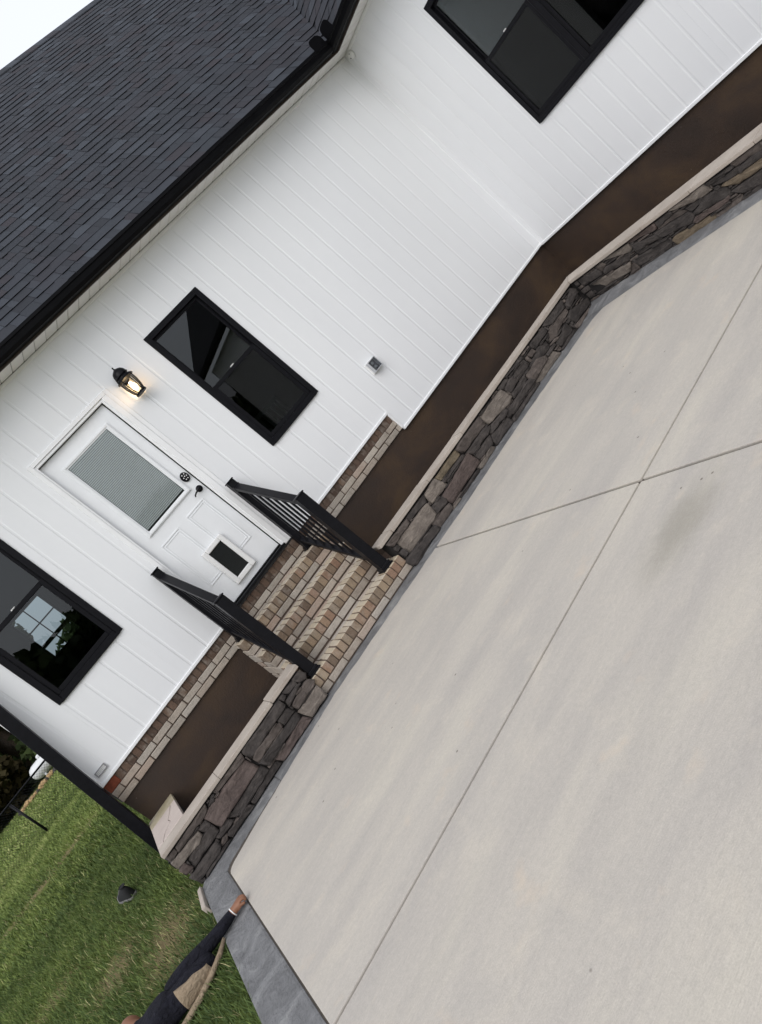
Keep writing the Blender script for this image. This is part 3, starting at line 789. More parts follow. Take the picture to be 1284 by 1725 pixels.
# ------------------------------------------------------------------ brick steps
steps = empty('brick_steps', (.45, -.6, 0))
tag(steps, 'four tan brick steps climbing to the white door', 'steps')
SX0, SX1, RI, TD = -.185, 1.085, .168, .2875
core = MB()
for k in range(1, 5):
    top = .84 - RI * k
    core.box(SX0 + .010, SX1 - .010, -TD * k + .011, -.016 if k == 1 else -TD * (k - 1) + .011 + .0005, 0, top - .008)
core.build('step_core', M['mortar'], steps)
nrow = int((SX1 - SX0) / CW); pw = (SX1 - SX0) / nrow
for k in range(1, 5):
    top, fy = .84 - RI * k, -TD * k
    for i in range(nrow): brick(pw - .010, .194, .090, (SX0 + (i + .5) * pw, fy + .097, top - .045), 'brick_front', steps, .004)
    off = 0 if k % 2 else .1
    x = SX0 - off
    while x < SX1 - .01:
        a, b = max(SX0, x), min(SX1, x + .194)
        if b - a > .03: brick(b - a, .10, .057, ((a + b) / 2, fy + .0505, top - .1295), 'brick', steps)
        x += .204
    x = SX0 - (.1 - off)
    while x < SX1 - .01:
        a, b = max(SX0, x), min(SX1, x + .194)
        if b - a > .03: brick(b - a, .076, .05, ((a + b) / 2, fy + .245, top - .027), 'brick', steps, .002)
        x += .204
    for sx in (SX0 + .045, SX1 - .045):
        for j in range(0, 5 - k):
            zb = RI * j
            last = j == 4 - k
            y0_, y1_ = fy + .112, fy + TD - .006
            if not last or True: brick(.09, y1_ - y0_, .057, (sx, (y0_ + y1_) / 2, zb + .0385), 'brick', steps, .002)
            if not last: brick(.09, TD - .012, .088, (sx, fy + TD / 2, zb + .123), 'brick', steps, .002)

# ------------------------------------------------------------------ railings
def railing(x, label):
    e = empty('stair_railing', (x, -1.05, .168)); tag(e, label, 'railing', 'black railings beside the steps')
    UY, LYy, UZ, LZ = -.115, -1.055, .674, .170
    UT, LT = 1.630, 1.118
    for y, z, t, hw in ((UY, UZ, UT, .038), (LYy, LZ, LT, .046)):
        MB().box(x - hw, x + hw, y - hw, y + hw, z, t).build('post', M['iron'], e, bevel=.004)
        MB().box(x - hw - .007, x + hw + .007, y - hw - .007, y + hw + .007, t, t + .014).build('post_cap', M['iron'], e, bevel=.005)
        c = MB(); c.box(x - hw - .020, x + hw + .020, y - hw - .020, y + hw + .020, z - .001, z + .012); c.box(x - hw - .010, x + hw + .010, y - hw - .010, y + hw + .010, z + .012, z + .040)
        c.build('post_flange', M['iron'], e, bevel=.004)
    y0, y1 = UY - .038, LYy + .046
    sl_ = (LT - UT) / (LYy - UY)
    zt = lambda y: UT - .035 + (y - UY) * sl_
    def rail(nm, dz, h, hw):
        MB().prism([(y0, zt(y0) + dz), (y1, zt(y1) + dz), (y1, zt(y1) + dz - h), (y0, zt(y0) + dz - h)], x - hw, x + hw, lambda p, t: (t, p[0], p[1])).build(nm, M['iron'], e, bevel=.004)
    rail('top_rail', 0, .05, .034); rail('bottom_rail', -.78, .045, .026)
    nb = 7
    for i in range(nb):
        y = y0 + (y1 - y0) * (i + .75) / (nb + .5)
        MB().box(x - .009, x + .009, y - .009, y + .009, zt(y) - .80, zt(y) - .03).build('baluster', M['iron'], e)
    for y in (y0 - .012, y1 + .012):
        MB().box(x - .037, x + .037, y - .011, y + .011, zt(y) - .058, zt(y) + .006).build('bracket', M['iron'], e, bevel=.003)
    return e
railing(.955, 'black metal stair railing on the side of the steps toward the wall lantern')
railing(-.100, 'black metal stair railing on the side of the steps toward the lawn')

# ------------------------------------------------------------------ stone walls
STONES_WEST=[('d',[(-0.181,0.303),(-0.15,0.242),(-0.185,0.207),(-0.255,0.236),(-0.243,0.291)]),
('d',[(-0.313,0.303),(-0.243,0.291),(-0.254,0.246),(-0.348,0.254),(-0.369,0.303)]),
('b',[(-0.185,0.207),(-0.154,0.157),(-0.184,0.134),(-0.383,0.137),(-0.411,0.174),(-0.361,0.197),(-0.239,0.212)]),
('t',[(-0.18,0.128),(-0.191,0.01),(-0.406,0.008),(-0.434,0.111)]),
('d',[(-0.268,0.254),(-0.232,0.232),(-0.35,0.205),(-0.436,0.209),(-0.411,0.245)]),
('d',[(-0.392,0.303),(-0.381,0.277),(-0.433,0.265),(-0.427,0.303)]),
('d',[(-0.457,0.3),(-0.441,0.241),(-0.483,0.231),(-0.899,0.224),(-0.903,0.29),(-0.85,0.303)]),
('d',[(-0.473,0.22),(-0.448,0.155),(-0.544,0.154),(-0.551,0.211)]),
('b',[(-0.563,0.193),(-0.584,0.165),(-0.887,0.147),(-0.885,0.204),(-0.828,0.223)]),
('d',[(-0.46,0.137),(-0.437,0.079),(-0.867,0.08),(-0.894,0.134)]),
('p',[(-0.434,0.058),(-0.408,0.004),(-0.619,0.004),(-0.779,0.004),(-0.775,0.059),(-0.723,0.063)]),
('b',[(-0.935,0.303),(-0.917,0.269),(-1.225,0.279),(-1.203,0.303),(-1.087,0.303)]),
('p',[(-0.922,0.255),(-0.913,0.128),(-1.389,0.114),(-1.381,0.244),(-1.315,0.254)]),
('d',[(-0.895,0.116),(-0.875,0.056),(-1.254,0.036),(-1.312,0.083),(-1.252,0.105)]),
('d',[(-0.8,0.049),(-0.788,0.004),(-1.095,0.004),(-1.139,0.006),(-1.121,0.037),(-0.891,0.058)]),
('d',[(-1.267,0.303),(-1.229,0.28),(-1.275,0.249),(-1.334,0.273)]),
('b',[(-1.356,0.303),(-1.352,0.267),(-1.385,0.249),(-1.647,0.26),(-1.655,0.298),(-1.516,0.303)]),
('d',[(-1.407,0.239),(-1.409,0.172),(-1.477,0.177),(-1.478,0.238)]),
('t',[(-1.49,0.234),(-1.492,0.189),(-1.55,0.168),(-1.772,0.192),(-1.768,0.255)]),
('d',[(-1.405,0.171),(-1.407,0.109),(-1.667,0.107),(-1.687,0.169),(-1.643,0.183)]),
('d',[(-1.164,0.046),(-1.144,0.004),(-1.4,0.004),(-1.414,0.038),(-1.363,0.048)]),
('d',[(-1.328,0.129),(-1.312,0.078),(-1.354,0.062),(-1.441,0.07),(-1.454,0.104)]),
('b',[(-1.448,0.065),(-1.425,0.044),(-1.433,0.017),(-1.489,0.025),(-1.478,0.049)]),
('d',[(-1.483,0.093),(-1.473,0.04),(-1.515,0.016),(-1.756,0.022),(-1.776,0.093)]),
('d',[(-1.42,0.004),(-1.479,0.004),(-1.679,0.004),(-1.657,0.019),(-1.446,0.02)]),
('b',[(-1.688,0.302),(-1.67,0.265),(-1.725,0.253),(-1.763,0.27),(-1.756,0.303)]),
('p',[(-1.706,0.197),(-1.695,0.118),(-1.761,0.114),(-1.778,0.179)])]
STONES_EAST=[('t',[(1.573,0.222),(1.572,0.106),(1.513,0.092),(1.165,0.096),(1.183,0.222),(1.25,0.244)]),
('d',[(1.492,0.059),(1.493,0.009),(1.071,0.013),(1.058,0.082),(1.125,0.082)]),
('b',[(1.346,0.29),(1.334,0.25),(1.103,0.257),(1.077,0.303)]),
('d',[(1.618,0.286),(1.598,0.249),(1.369,0.254),(1.372,0.285)]),
('t',[(1.81,0.303),(1.831,0.193),(1.754,0.167),(1.637,0.177),(1.644,0.276)]),
('d',[(1.74,0.145),(1.751,0.102),(1.707,0.094),(1.595,0.103),(1.589,0.171)]),
('b',[(1.733,0.062),(1.723,0.01),(1.64,0.004),(1.507,0.007),(1.504,0.082),(1.607,0.085)]),
('t',[(1.813,0.021),(1.836,0.004),(1.764,0.004),(1.711,0.007),(1.765,0.025)]),
('p',[(2.212,0.185),(2.207,0.049),(1.739,0.039),(1.744,0.151)]),
('o',[(2.148,0.291),(2.174,0.234),(2.092,0.225),(1.846,0.24),(1.832,0.294)]),
('d',[(2.159,0.22),(2.195,0.189),(1.839,0.199),(1.847,0.228)]),
('d',[(2.128,0.025),(2.14,0.004),(1.849,0.004),(1.838,0.028)]),
('t',[(2.407,0.051),(2.433,0.01),(2.374,0.004),(2.169,0.004),(2.197,0.039)]),
('b',[(2.558,0.276),(2.571,0.208),(2.518,0.201),(2.206,0.218),(2.165,0.293),(2.272,0.301)]),
('d',[(2.509,0.199),(2.552,0.167),(2.495,0.138),(2.234,0.153),(2.232,0.195)]),
('d',[(2.468,0.114),(2.483,0.086),(2.428,0.06),(2.231,0.066),(2.242,0.114)]),
('t',[(2.94,0.269),(2.945,0.164),(2.847,0.148),(2.589,0.181),(2.583,0.27)]),
('d',[(2.798,0.145),(2.808,0.113),(2.711,0.098),(2.525,0.11),(2.533,0.14),(2.594,0.156)]),
('d',[(2.757,0.073),(2.765,0.005),(2.467,0.004),(2.469,0.059),(2.506,0.093)]),
('d',[(3.341,0.263),(3.358,0.183),(2.961,0.184),(2.971,0.246),(3.056,0.266)]),
('d',[(3.05,0.303),(3.062,0.271),(2.973,0.255),(2.95,0.279)]),
('d',[(3.189,0.16),(3.211,0.132),(3.137,0.103),(2.97,0.13),(2.966,0.174)]),
('d',[(3.203,0.118),(3.226,0.071),(2.76,0.048),(2.773,0.096),(2.822,0.108)]),
('d',[(3.243,0.017),(3.252,0.004),(2.761,0.004),(2.766,0.026),(3.204,0.032)]),
('b',[(3.437,0.169),(3.509,0.117),(3.505,0.077),(3.234,0.072),(3.223,0.142)]),
('t',[(3.585,0.062),(3.649,0.004),(3.553,0.004),(3.271,0.004),(3.245,0.045)]),
('d',[(3.328,0.303),(3.37,0.272),(3.34,0.269),(3.082,0.294),(3.083,0.303)]),
('b',[(4.336,0.025),(4.361,0.004),(4.14,0.004),(3.996,0.004),(3.989,0.031)]),
('d',[(4.381,0.098),(4.352,0.036),(4.071,0.058),(4.056,0.145),(4.154,0.151)]),
('d',[(4.331,0.276),(4.367,0.249),(4.357,0.199),(4.146,0.19),(4.132,0.229)]),
('d',[(4.139,0.294),(4.121,0.235),(3.871,0.231),(3.797,0.278),(3.864,0.303)]),
('b',[(4.117,0.208),(4.084,0.168),(3.768,0.129),(3.702,0.17),(3.834,0.212)]),
('d',[(3.936,0.11),(3.96,0.034),(3.745,0.025),(3.736,0.085)]),
('d',[(3.974,0.012),(3.978,0.004),(3.713,0.004),(3.71,0.009)]),
('d',[(3.769,0.276),(3.749,0.24),(3.547,0.222),(3.546,0.272),(3.621,0.298)]),
('b',[(3.747,0.14),(3.794,0.108),(3.739,0.097),(3.648,0.123)]),
('d',[(3.534,0.214),(3.64,0.17),(3.625,0.137),(3.41,0.114),(3.355,0.171)])]
STONES_RETURN=[('d',[(1.419,0.268),(1.627,0.27),(1.621,0.223),(1.382,0.23),(1.378,0.27)]),
('t',[(1.964,0.125),(1.919,0.067),(1.448,0.092),(1.424,0.178)]),
('d',[(1.819,0.036),(1.807,0.008),(1.503,0.026),(1.406,0.056),(1.484,0.068)]),
('d',[(1.735,0.237),(2.034,0.208),(1.956,0.158),(1.701,0.2),(1.692,0.222)]),
('t',[(2.103,0.283),(2.105,0.252),(2.04,0.236),(1.787,0.276),(1.781,0.303)]),
('b',[(1.706,0.303),(1.726,0.261),(1.672,0.237),(1.656,0.272)]),
('d',[(2.036,0.132),(2.412,0.095),(2.456,0.08),(2.364,0.047),(2.038,0.078)]),
('d',[(2.053,0.044),(2.322,0.047),(2.281,0.033),(2.05,0.018)]),
('b',[(1.971,0.115),(2.022,0.103),(1.999,0.059),(1.873,0.047)]),
('p',[(2.109,0.303),(2.423,0.297),(2.435,0.25),(2.132,0.277)]),
('d',[(2.122,0.263),(2.434,0.203),(2.375,0.17),(2.134,0.191)]),
('d',[(2.124,0.171),(2.4,0.147),(2.287,0.143),(2.127,0.147)]),
('g',[(2.901,0.054),(2.893,0.024),(2.828,0.004),(2.505,0.021),(2.477,0.073),(2.547,0.081)]),
('d',[(2.737,0.201),(2.779,0.148),(2.715,0.116),(2.421,0.168),(2.405,0.212)]),
('d',[(2.476,0.282),(2.647,0.292),(2.635,0.26),(2.47,0.234)]),
('b',[(2.674,0.254),(2.761,0.21),(2.497,0.224),(2.454,0.235),(2.512,0.255)]),
('t',[(3.004,0.303),(3.024,0.234),(2.861,0.232),(2.685,0.27),(2.672,0.303)]),
('d',[(2.848,0.234),(3.005,0.22),(2.959,0.189),(2.784,0.189),(2.775,0.216)]),
('d',[(3.002,0.222),(3.132,0.18),(3.115,0.121),(2.996,0.12),(2.81,0.152),(2.81,0.173)]),
('p',[(2.773,0.133),(3.123,0.111),(3.037,0.088),(2.764,0.087),(2.733,0.111)]),
('b',[(2.916,0.046),(3.173,0.052),(3.166,0.024),(2.997,0.022),(2.905,0.031)]),
('d',[(3.042,0.303),(3.285,0.293),(3.293,0.268),(3.065,0.276)]),
('d',[(3.056,0.261),(3.31,0.25),(3.303,0.223),(3.194,0.208),(3.058,0.244)]),
('g',[(3.164,0.199),(3.505,0.193),(3.484,0.166),(3.272,0.165),(3.149,0.192)]),
('b',[(3.307,0.303),(3.537,0.303),(3.543,0.268),(3.326,0.265)]),
('d',[(3.168,0.116),(3.455,0.131),(3.397,0.061),(3.244,0.073),(3.139,0.121)]),
('d',[(3.177,0.049),(3.385,0.045),(3.351,0.004),(3.168,0.004)]),
('d',[(3.315,0.249),(3.547,0.244),(3.525,0.218),(3.32,0.216)])]

def stone_mesh(poly, seed, depth=.034):
    rr = random.Random(seed)
    P = [Vector(p) for p in poly]
    c = sum(P, Vector((0, 0))) / len(P)
    area = sum(P[i].x * P[(i + 1) % len(P)].y - P[(i + 1) % len(P)].x * P[i].y for i in range(len(P)))
    if area < 0: P.reverse()
    pts = []
    for i in range(len(P)):
        a, b = P[i], P[(i + 1) % len(P)]
        m = max(1, int((b - a).length / .045))
        for k in range(m):
            q = a.lerp(b, k / m)
            j = 0.0 if k == 0 else .0035
            pts.append(q + Vector((rr.uniform(-j, j), rr.uniform(-j, j))))
    n = len(pts)
    # round the corners a little
    rp = []
    for i in range(n):
        rp.append((pts[i] * .92 + (pts[i - 1] + pts[(i + 1) % n]) * .04 - c) * 1.0 + c)
    pts = rp
    size = min(max(p.x for p in pts) - min(p.x for p in pts), max(p.y for p in pts) - min(p.y for p in pts))
    d0 = depth * rr.uniform(.75, 1.2)
    tx, ty = rr.uniform(-.08, .08), rr.uniform(-.12, .12)
    V, F = [], []
    def ringv(ins, d, jz):
        for p in pts:
            v = c - p; L = v.length
            q = p + v * min(.8, ins / max(L, .001))
            V.append((q.x, -(d + jz * rr.uniform(-1, 1) + (q.x - c.x) * tx + (q.y - c.y) * ty), q.y))
    ringv(.002, -.01, 0); ringv(.0015, d0 * .5, .001); ringv(min(.006, size * .09), d0 * .92, .0015); ringv(min(.026, size * .25), d0, .004); ringv(min(.075, size * .42), d0 * 1.02, .005)
    for r in range(4):
        for i in range(n): F.append((r * n + i, r * n + (i + 1) % n, (r + 1) * n + (i + 1) % n, (r + 1) * n + i))
    V.append((c.x, -d0 * 1.03, c.y)); k = len(V) - 1
    for i in range(n): F.append((4 * n + i, 4 * n + (i + 1) % n, k))
    return mesh('stone', V, F, smooth=True)
def lay(stones, parent, fn, seed):
    for i, (k, poly) in enumerate(stones):
        me = stone_mesh([(a, b) for a, b in poly], seed + i)
        me.transform(fn); me.update(); fix(me, True)
        link('stone', me, M['st_' + k], parent)
def fill(u0, u1, z0, z1, seed):
    rr = random.Random(seed); out = []; z = z0
    while z < z1 - .02:
        h = min(rr.choice((.045, .06, .08, .1)), z1 - z); u = u0
        while u < u1 - .03:
            wd = min(rr.uniform(.12, .36), u1 - u)
            j = lambda: rr.uniform(-.006, .006)
            out.append((rr.choice('dddbbpt'), [(u + .005, z + .005 + j()), (u + wd - .005, z + .005 + j()), (u + wd - .006 + j(), z + h - .005), (u + .006 + j(), z + h - .005)])); u += wd
        z += h
    return out
def inside(p, poly):
    r = False; n = len(poly)
    for i in range(n):
        (x1, y1), (x2, y2) = poly[i], poly[i - 1]
        if (y1 > p[1]) != (y2 > p[1]) and p[0] < (x2 - x1) * (p[1] - y1) / (y2 - y1 + 1e-12) + x1: r = not r
    return r
def pack(stones, u0, u1, seed, gap=.013):
    '''let every stone grow until it nearly touches its neighbours, then wedge small stones into what is left'''
    rr = random.Random(seed)
    S = [[k, [list(p) for p in poly]] for k, poly in stones]
    def free(q, me):
        return u0 < q[0] < u1 and .003 < q[1] < .3100 and not any(o is not me and min(p[0] for p in o[1]) - .01 < q[0] < max(p[0] for p in o[1]) + .01 and inside(q, o[1]) for o in S)
    for it in range(6):
        for st in S:
            c = [sum(p[0] for p in st[1]) / len(st[1]), sum(p[1] for p in st[1]) / len(st[1])]
            for p in st[1]:
                d = math.hypot(p[0] - c[0], p[1] - c[1]) + 1e-6; ux, uy = (p[0] - c[0]) / d, (p[1] - c[1]) / d
                # grow mostly towards the nearer joint: short axis first
                for vx, vy in ((ux, uy), (0, math.copysign(1, uy)), (math.copysign(1, ux), 0)):
                    if free((p[0] + vx * (gap + .004), p[1] + vy * (gap + .004)), st) and free((p[0] + vx * .006, p[1] + vy * .006), st):
                        p[0] += vx * .003; p[1] += vy * .003
    cell = .02
    nu, nz = int((u1 - u0) / cell), int(.308 / cell)
    occ = [[not free((u0 + (i + .5) * cell, (j + .5) * cell), None) for j in range(nz)] for i in range(nu)]
    for i in range(nu):
        for j in range(nz):
            if occ[i][j]: continue
            w = 1
            while i + w < nu and w < 11 and not occ[i + w][j]: w += 1
            h = 1
            while j + h < nz and h < 4 and all(not occ[i + a][j + h] for a in range(w)): h += 1
            if w < 2 and h < 2: continue
            for a in range(w):
                for b in range(h): occ[i + a][j + b] = True
            x0, x1, z0, z1 = u0 + i * cell + .002, u0 + (i + w) * cell - .004, j * cell + .003, (j + h) * cell - .003
            e = lambda: rr.uniform(-.003, .003)
            S.append([rr.choice('dddbb'), [[x0 + e(), z0 + e()], [x1 + e(), z0 + e()], [x1 + e(), z1 + e()], [x0 + e(), z1 + e()]]])
    return [(k, poly) for k, poly in S]
BT = .05 / .31                                         # the faces lean back a little towards the top
MY = Matrix(((1, 0, 0, 0), (0, 1, BT, -1.118 - .05), (0, 0, 1, 0), (0, 0, 0, 1)))
MEAST = Matrix(((1, 0, 0, 0), (-.03, 1, BT, -1.118 + .033 - .05), (0, 0, 1, 0), (0, 0, 0, 1)))          # the long wall runs slightly off square
MX = Matrix(((.053, 1, 0, 4.397 + .0), (-1, 0, 0, 0), (0, 0, 1, 0), (0, 0, 0, 1)))
MX[0][0] = -.053; MX[0][3] = 4.397 + .053 * 1.25
HC0, HC = .313, .345
yf = lambda x: -1.158 - .030 * (x - 1.1)
yk = lambda x: -.945 - .040 * (x - 1.1)
xf = lambda u: 4.352 - .053 * (u - 1.25)
xk = lambda u: 4.575 - .030 * (u - 1.08)
def cope(parent, poly, mat='coping', dz=0):
    r = random.uniform
    q = []
    for (a, b), (c, d) in zip(poly, poly[1:] + poly[:1]):
        k = max(1, int(math.hypot(c - a, d - b) / .16))
        for m in range(k): q.append((a + (c - a) * m / k + (r(-.004, .004) if m else 0), b + (d - b) * m / k + (r(-.004, .004) if m else 0)))
    return MB().prism(q, HC0 + dz, HC + dz + r(-.002, .002), lambda p, t: (p[0], p[1], t)).build('coping_stone', M[mat], parent, bevel=.005, seg=2)
pw_ = empty('stone_planter_wall', (-1, -1.05, 0))
tag(pw_, 'short dark ledgestone planter wall ending at the lawn', 'stone wall', 'stone planter walls')
wc = MB(); wc.prism([(-1.135 - .05, -.1), (-1.135 - .03, 0), (-1.120, HC0), (-.96, HC0), (-.96, -.1)], -1.735, -.19, lambda p, t: (t, p[0], p[1])); wc.box(-1.735, -1.51, -.96, -.02, -.1, HC0)
wc.build('wall_core', M['st_mortar'], pw_)
lay(pack(STONES_WEST, -1.742, -.186, 1), pw_, MY, 100)
ME = Matrix(((0, 1, 0, -1.733), (-1, 0, 0, 0), (0, 0, 1, 0), (0, 0, 0, 1)))
lay(fill(.05, 1.12, -.04, .30, 5), pw_, ME, 300)
for a, b in ((-1.762, -1.132), (-1.130, -.493)): cope(pw_, [(a, -1.160), (b, -1.160), (b, -.935), (a, -.935)])
cope(pw_, [(-.490, -1.148), (-.152, -1.148), (-.152, -.915), (-.490, -.915)], dz=.003)
crk = [(-1.70, -.932), (-1.665, -.80), (-1.585, -.70), (-1.60, -.60), (-1.555, -.45), (-1.53, -.302)]
for side, sh in ((-1.761, -.0025), (-1.480, .0025)):
    MB().prism([(a + sh, b) for a, b in crk] + [(side, -.302), (side, -.932)], HC0 + .002, HC + .002, lambda p, t: (p[0], p[1], t)).build('coping_stone', M['flag_pink'], pw_, bevel=.003)
cope(pw_, [(-1.762, -.298), (-1.478, -.298), (-1.478, -.015), (-1.762, -.015)], 'flag_yellow', .002)
pe = empty('stone_planter_wall', (3, -1.1, 0))
tag(pe, 'long dark ledgestone planter wall bending at the house corner', 'stone wall', 'stone planter walls')
wc = MB(); flat = lambda p, t: (p[0], p[1], t)
wc.prism([(-.03, -.1), (-.012, 0), (.038, HC0 - .001), (.10, HC0 - .001), (.10, -.1)], 1.091, 4.379, lambda p, t: (t, yf(t) + p[0], p[1]))
wc.prism([(1.09, yf(1.09) + .04), (4.38, yf(4.38) + .038), (4.54, yk(4.54) - .03), (1.09, yk(1.09) - .03)], -.1, HC0, flat)
wc.prism([(4.3805, yf(4.38) + .038), (4.5405, yk(4.54) - .03), (xk(5.2) - .03, -5.2), (xf(5.2) + .047, -5.2)], -.1, HC0, flat)
wc.build('wall_core', M['st_mortar'], pe)
lay(pack(STONES_EAST, 1.09, 4.345, 2), pe, MEAST, 500); lay(pack(STONES_RETURN, 1.275, 3.60, 3), pe, MX, 700); lay(fill(3.61, 5.2, 0, .308, 9), pe, MX, 900)
ex = [1.03, 1.205, 1.765, 2.33, 2.94, 3.56]
for a, b in zip(ex, ex[1:]):
    d = random.uniform(-.008, .008); cope(pe, [(a + .001, yf(a) + d), (b - .002, yf(b) + d), (b - .002, yk(b) + d), (a + .001, yk(a) + d)], dz=random.uniform(0, .003))
cf_, cb_ = (4.352, yf(4.352) - .002), (4.575, yk(4.575))
cope(pe, [(3.561, yf(3.56)), cf_, cb_, (3.561, yk(3.56))])
cope(pe, [(cf_[0] + .002, cf_[1] - .002), (xf(1.80), -1.80), (xk(1.80), -1.80), (cb_[0] + .002, cb_[1] - .002)])
eu = [1.80, 2.33, 2.90, 3.53, 4.1, 4.7, 5.2]
for a, b in zip(eu, eu[1:]):
    d = random.uniform(-.008, .008); cope(pe, [(xf(a) + d, -a - .002), (xk(a) + d, -a - .002), (xk(b) + d, -b + .001), (xf(b) + d, -b + .001)], dz=random.uniform(0, .003))
bed = MB().box(-1.51, -.19, -.96, .005, -.1, .02); bed.box(1.09, 4.40, -1.06, .005, -.1, .02); bed.box(4.4001, 5.695, -5.2, .005, -.1, .02)
tag(bed.build('planting_bed', mat_plain('brown_soil', srgb(70, 54, 44), 1.0, var=.3, nsc=20, bump=.5)), 'bare brown soil in the planters', 'soil', kind='structure')

# ------------------------------------------------------------------ leaning post
post = empty('porch_post', (-1.93, -.1, G))
tag(post, 'thick black square post leaning past the end of the house wall', 'post')
lean = (1.659 - 1.775) / (1.904 - .363) * -1        # metres of x per metre of z
fnp = lambda p, t: (-1.766 - .05 + (t - .36) * lean + p[0], -.105 + p[1], t)
MB().prism([(-.05, -.05), (.05, -.05), (.05, .05), (-.05, .05)], G - .05, 3.62, fnp).build('post_shaft', M['iron'], post, bevel=.004)
MB().prism([(-.062, -.062), (.062, -.062), (.062, .062), (-.062, .062)], G - .05, G + .10, fnp).build('post_sleeve', M['iron'], post, bevel=.004)

# pale stone offcut at the end of the border
wp = MB().prism([(-1.80, -1.24), (-1.765, -1.22), (-1.79, -1.60), (-1.825, -1.585)], G - .02, .015, lambda p, t: (p[0], p[1], t)).build('stone_offcut', M['coping'], bevel=.008, seg=2)
tag(wp, 'narrow pale stone offcut lying in the grass beside the grey border', 'stone')

# ------------------------------------------------------------------ trees
def leaf_cloud(name, mat, parent, clumps, nper, size, seed):
    r = np.random.default_rng(seed); V = []; T = []
    for (cx, cy, cz, rad) in clumps:
        n = int(nper * (rad ** 2))
        d = r.normal(size=(n, 3)); d /= np.linalg.norm(d, axis=1)[:, None]
        p = d * (rad * r.uniform(.45, 1.05, n) ** .6)[:, None] * np.array([1, 1, .8]) + np.array([cx, cy, cz])
        a = r.normal(size=(n, 3)); a /= np.linalg.norm(a, axis=1)[:, None]
        b = np.cross(a, r.normal(size=(n, 3))); b /= np.linalg.norm(b, axis=1)[:, None]
        s = size * r.uniform(.6, 1.4, n)[:, None]
        V.append(np.stack([p - a * s, p + b * s * .55, p + a * s, p - b * s * .55], 1)); T.append(np.clip(r.uniform(0, 1, n) * .7 + d[:, 2] * .2 + .1, 0, 1))
    V = np.concatenate(V); T = np.concatenate(T); n = len(V)
    me = bpy.data.meshes.new(name); me.vertices.add(n * 4); me.vertices.foreach_set('co', V.reshape(-1).astype(np.float32))
    me.loops.add(n * 4); me.loops.foreach_set('vertex_index', np.arange(n * 4, dtype=np.int32))
    me.polygons.add(n); me.polygons.foreach_set('loop_start', np.arange(0, n * 4, 4, dtype=np.int32)); me.update(calc_edges=True)
    at = me.attributes.new('tint', 'FLOAT', 'FACE'); at.data.foreach_set('value', T.astype(np.float32))
    return link(name, me, mat, parent)
def tree(x, y, h, r, seed, mat, label, low=.15, size=.2, nper=260):
    rr = random.Random(seed); e = empty('tree', (x, y, G)); tag(e, label, 'tree', 'trees beyond the lawn')
    tr = MB(); tr.tube([(x, y, G - .1), (x + rr.uniform(-.1, .1), y, h * .3), (x + rr.uniform(-.3, .3), y + rr.uniform(-.2, .2), h * .62), (x + rr.uniform(-.3, .3), y, h * .9)], [h * .03, h * .024, h * .015, .03], 8)
    cl = []
    for i in range(16):
        a = rr.uniform(0, 6.28); zz = h * rr.uniform(low, .95); q = r * rr.uniform(.3, .95) * (1.05 - abs(zz / h - .5) * 1.1)
        c = (x + math.cos(a) * q, y + math.sin(a) * q, zz, r * rr.uniform(.28, .46)); cl.append(c)
        if i < 9: tr.tube([(x, y, zz * .7), (x + (c[0] - x) * .5, y + (c[1] - y) * .5, zz * .86), c[:3]], [h * .011, h * .007, .015], 5)
    tr.build('trunk', M['bark'], e, smooth=True)
    leaf_cloud('crown', mat, e, cl, nper, size, seed)
TS = [(-5.4, 30, 9, 3.8, 'leaf', 'dark green tree standing right behind the white tank', .02), (-8.6, 29, 8, 3.4, 'leaf_brown', 'brownish tree beside the dark green trees', .02), (-11.5, 31, 10, 4.0, 'leaf', 'broad dark tree rising beyond the chain link fence', .02),
      (-10.2, 35.5, 11, 4.2, 'leaf_brown', 'tall brownish tree standing behind the broad dark tree', .05), (-15.5, 30, 9, 3.8, 'leaf', 'dense dark tree at the far side of the lawn', .02), (-6.6, 36, 12, 4.4, 'leaf_brown', 'tall brown tree rising behind the tree row', .1),
      (-.4, 19, 2.9, 1.7, 'leaf', 'green tree growing behind the house, seen through a window', .3)]
for i, (x, y, h, r, m, lb, low) in enumerate(TS): tree(x, y, h, r, 40 + i, M[m], lb, low, size=.17 if y < 25 else .22, nper=330)
wd_ = [(-30 + 3.1 * i + (i % 3) * .4, 41 + (i % 2) * 2.5, 2.2 + (i % 4) * 1.1, 3.4) for i in range(8)]
tag(leaf_cloud('far_woods', M['leaf'], None, wd_ + [(a, b, c + 3.6, 3.2) for a, b, c, d in wd_] + [(a + 1.5, b - 4.5, 1.0, 2.0) for a, b, c, d in wd_], 110, .32, 5), 'dark woods closing off the far end of the lawn', 'woods', kind='stuff')
wb_ = [(-62 + 5.2 * i, -47 - (i * 7 % 5) * 1.5, 2.2 + (i * 5 % 3) * .5, 3.7) for i in range(25)]
tag(leaf_cloud('far_woods', M['leaf'], None, wb_, 60, .6, 8), 'low dark woods beyond the yard, mirrored in the window glass', 'woods', kind='stuff')

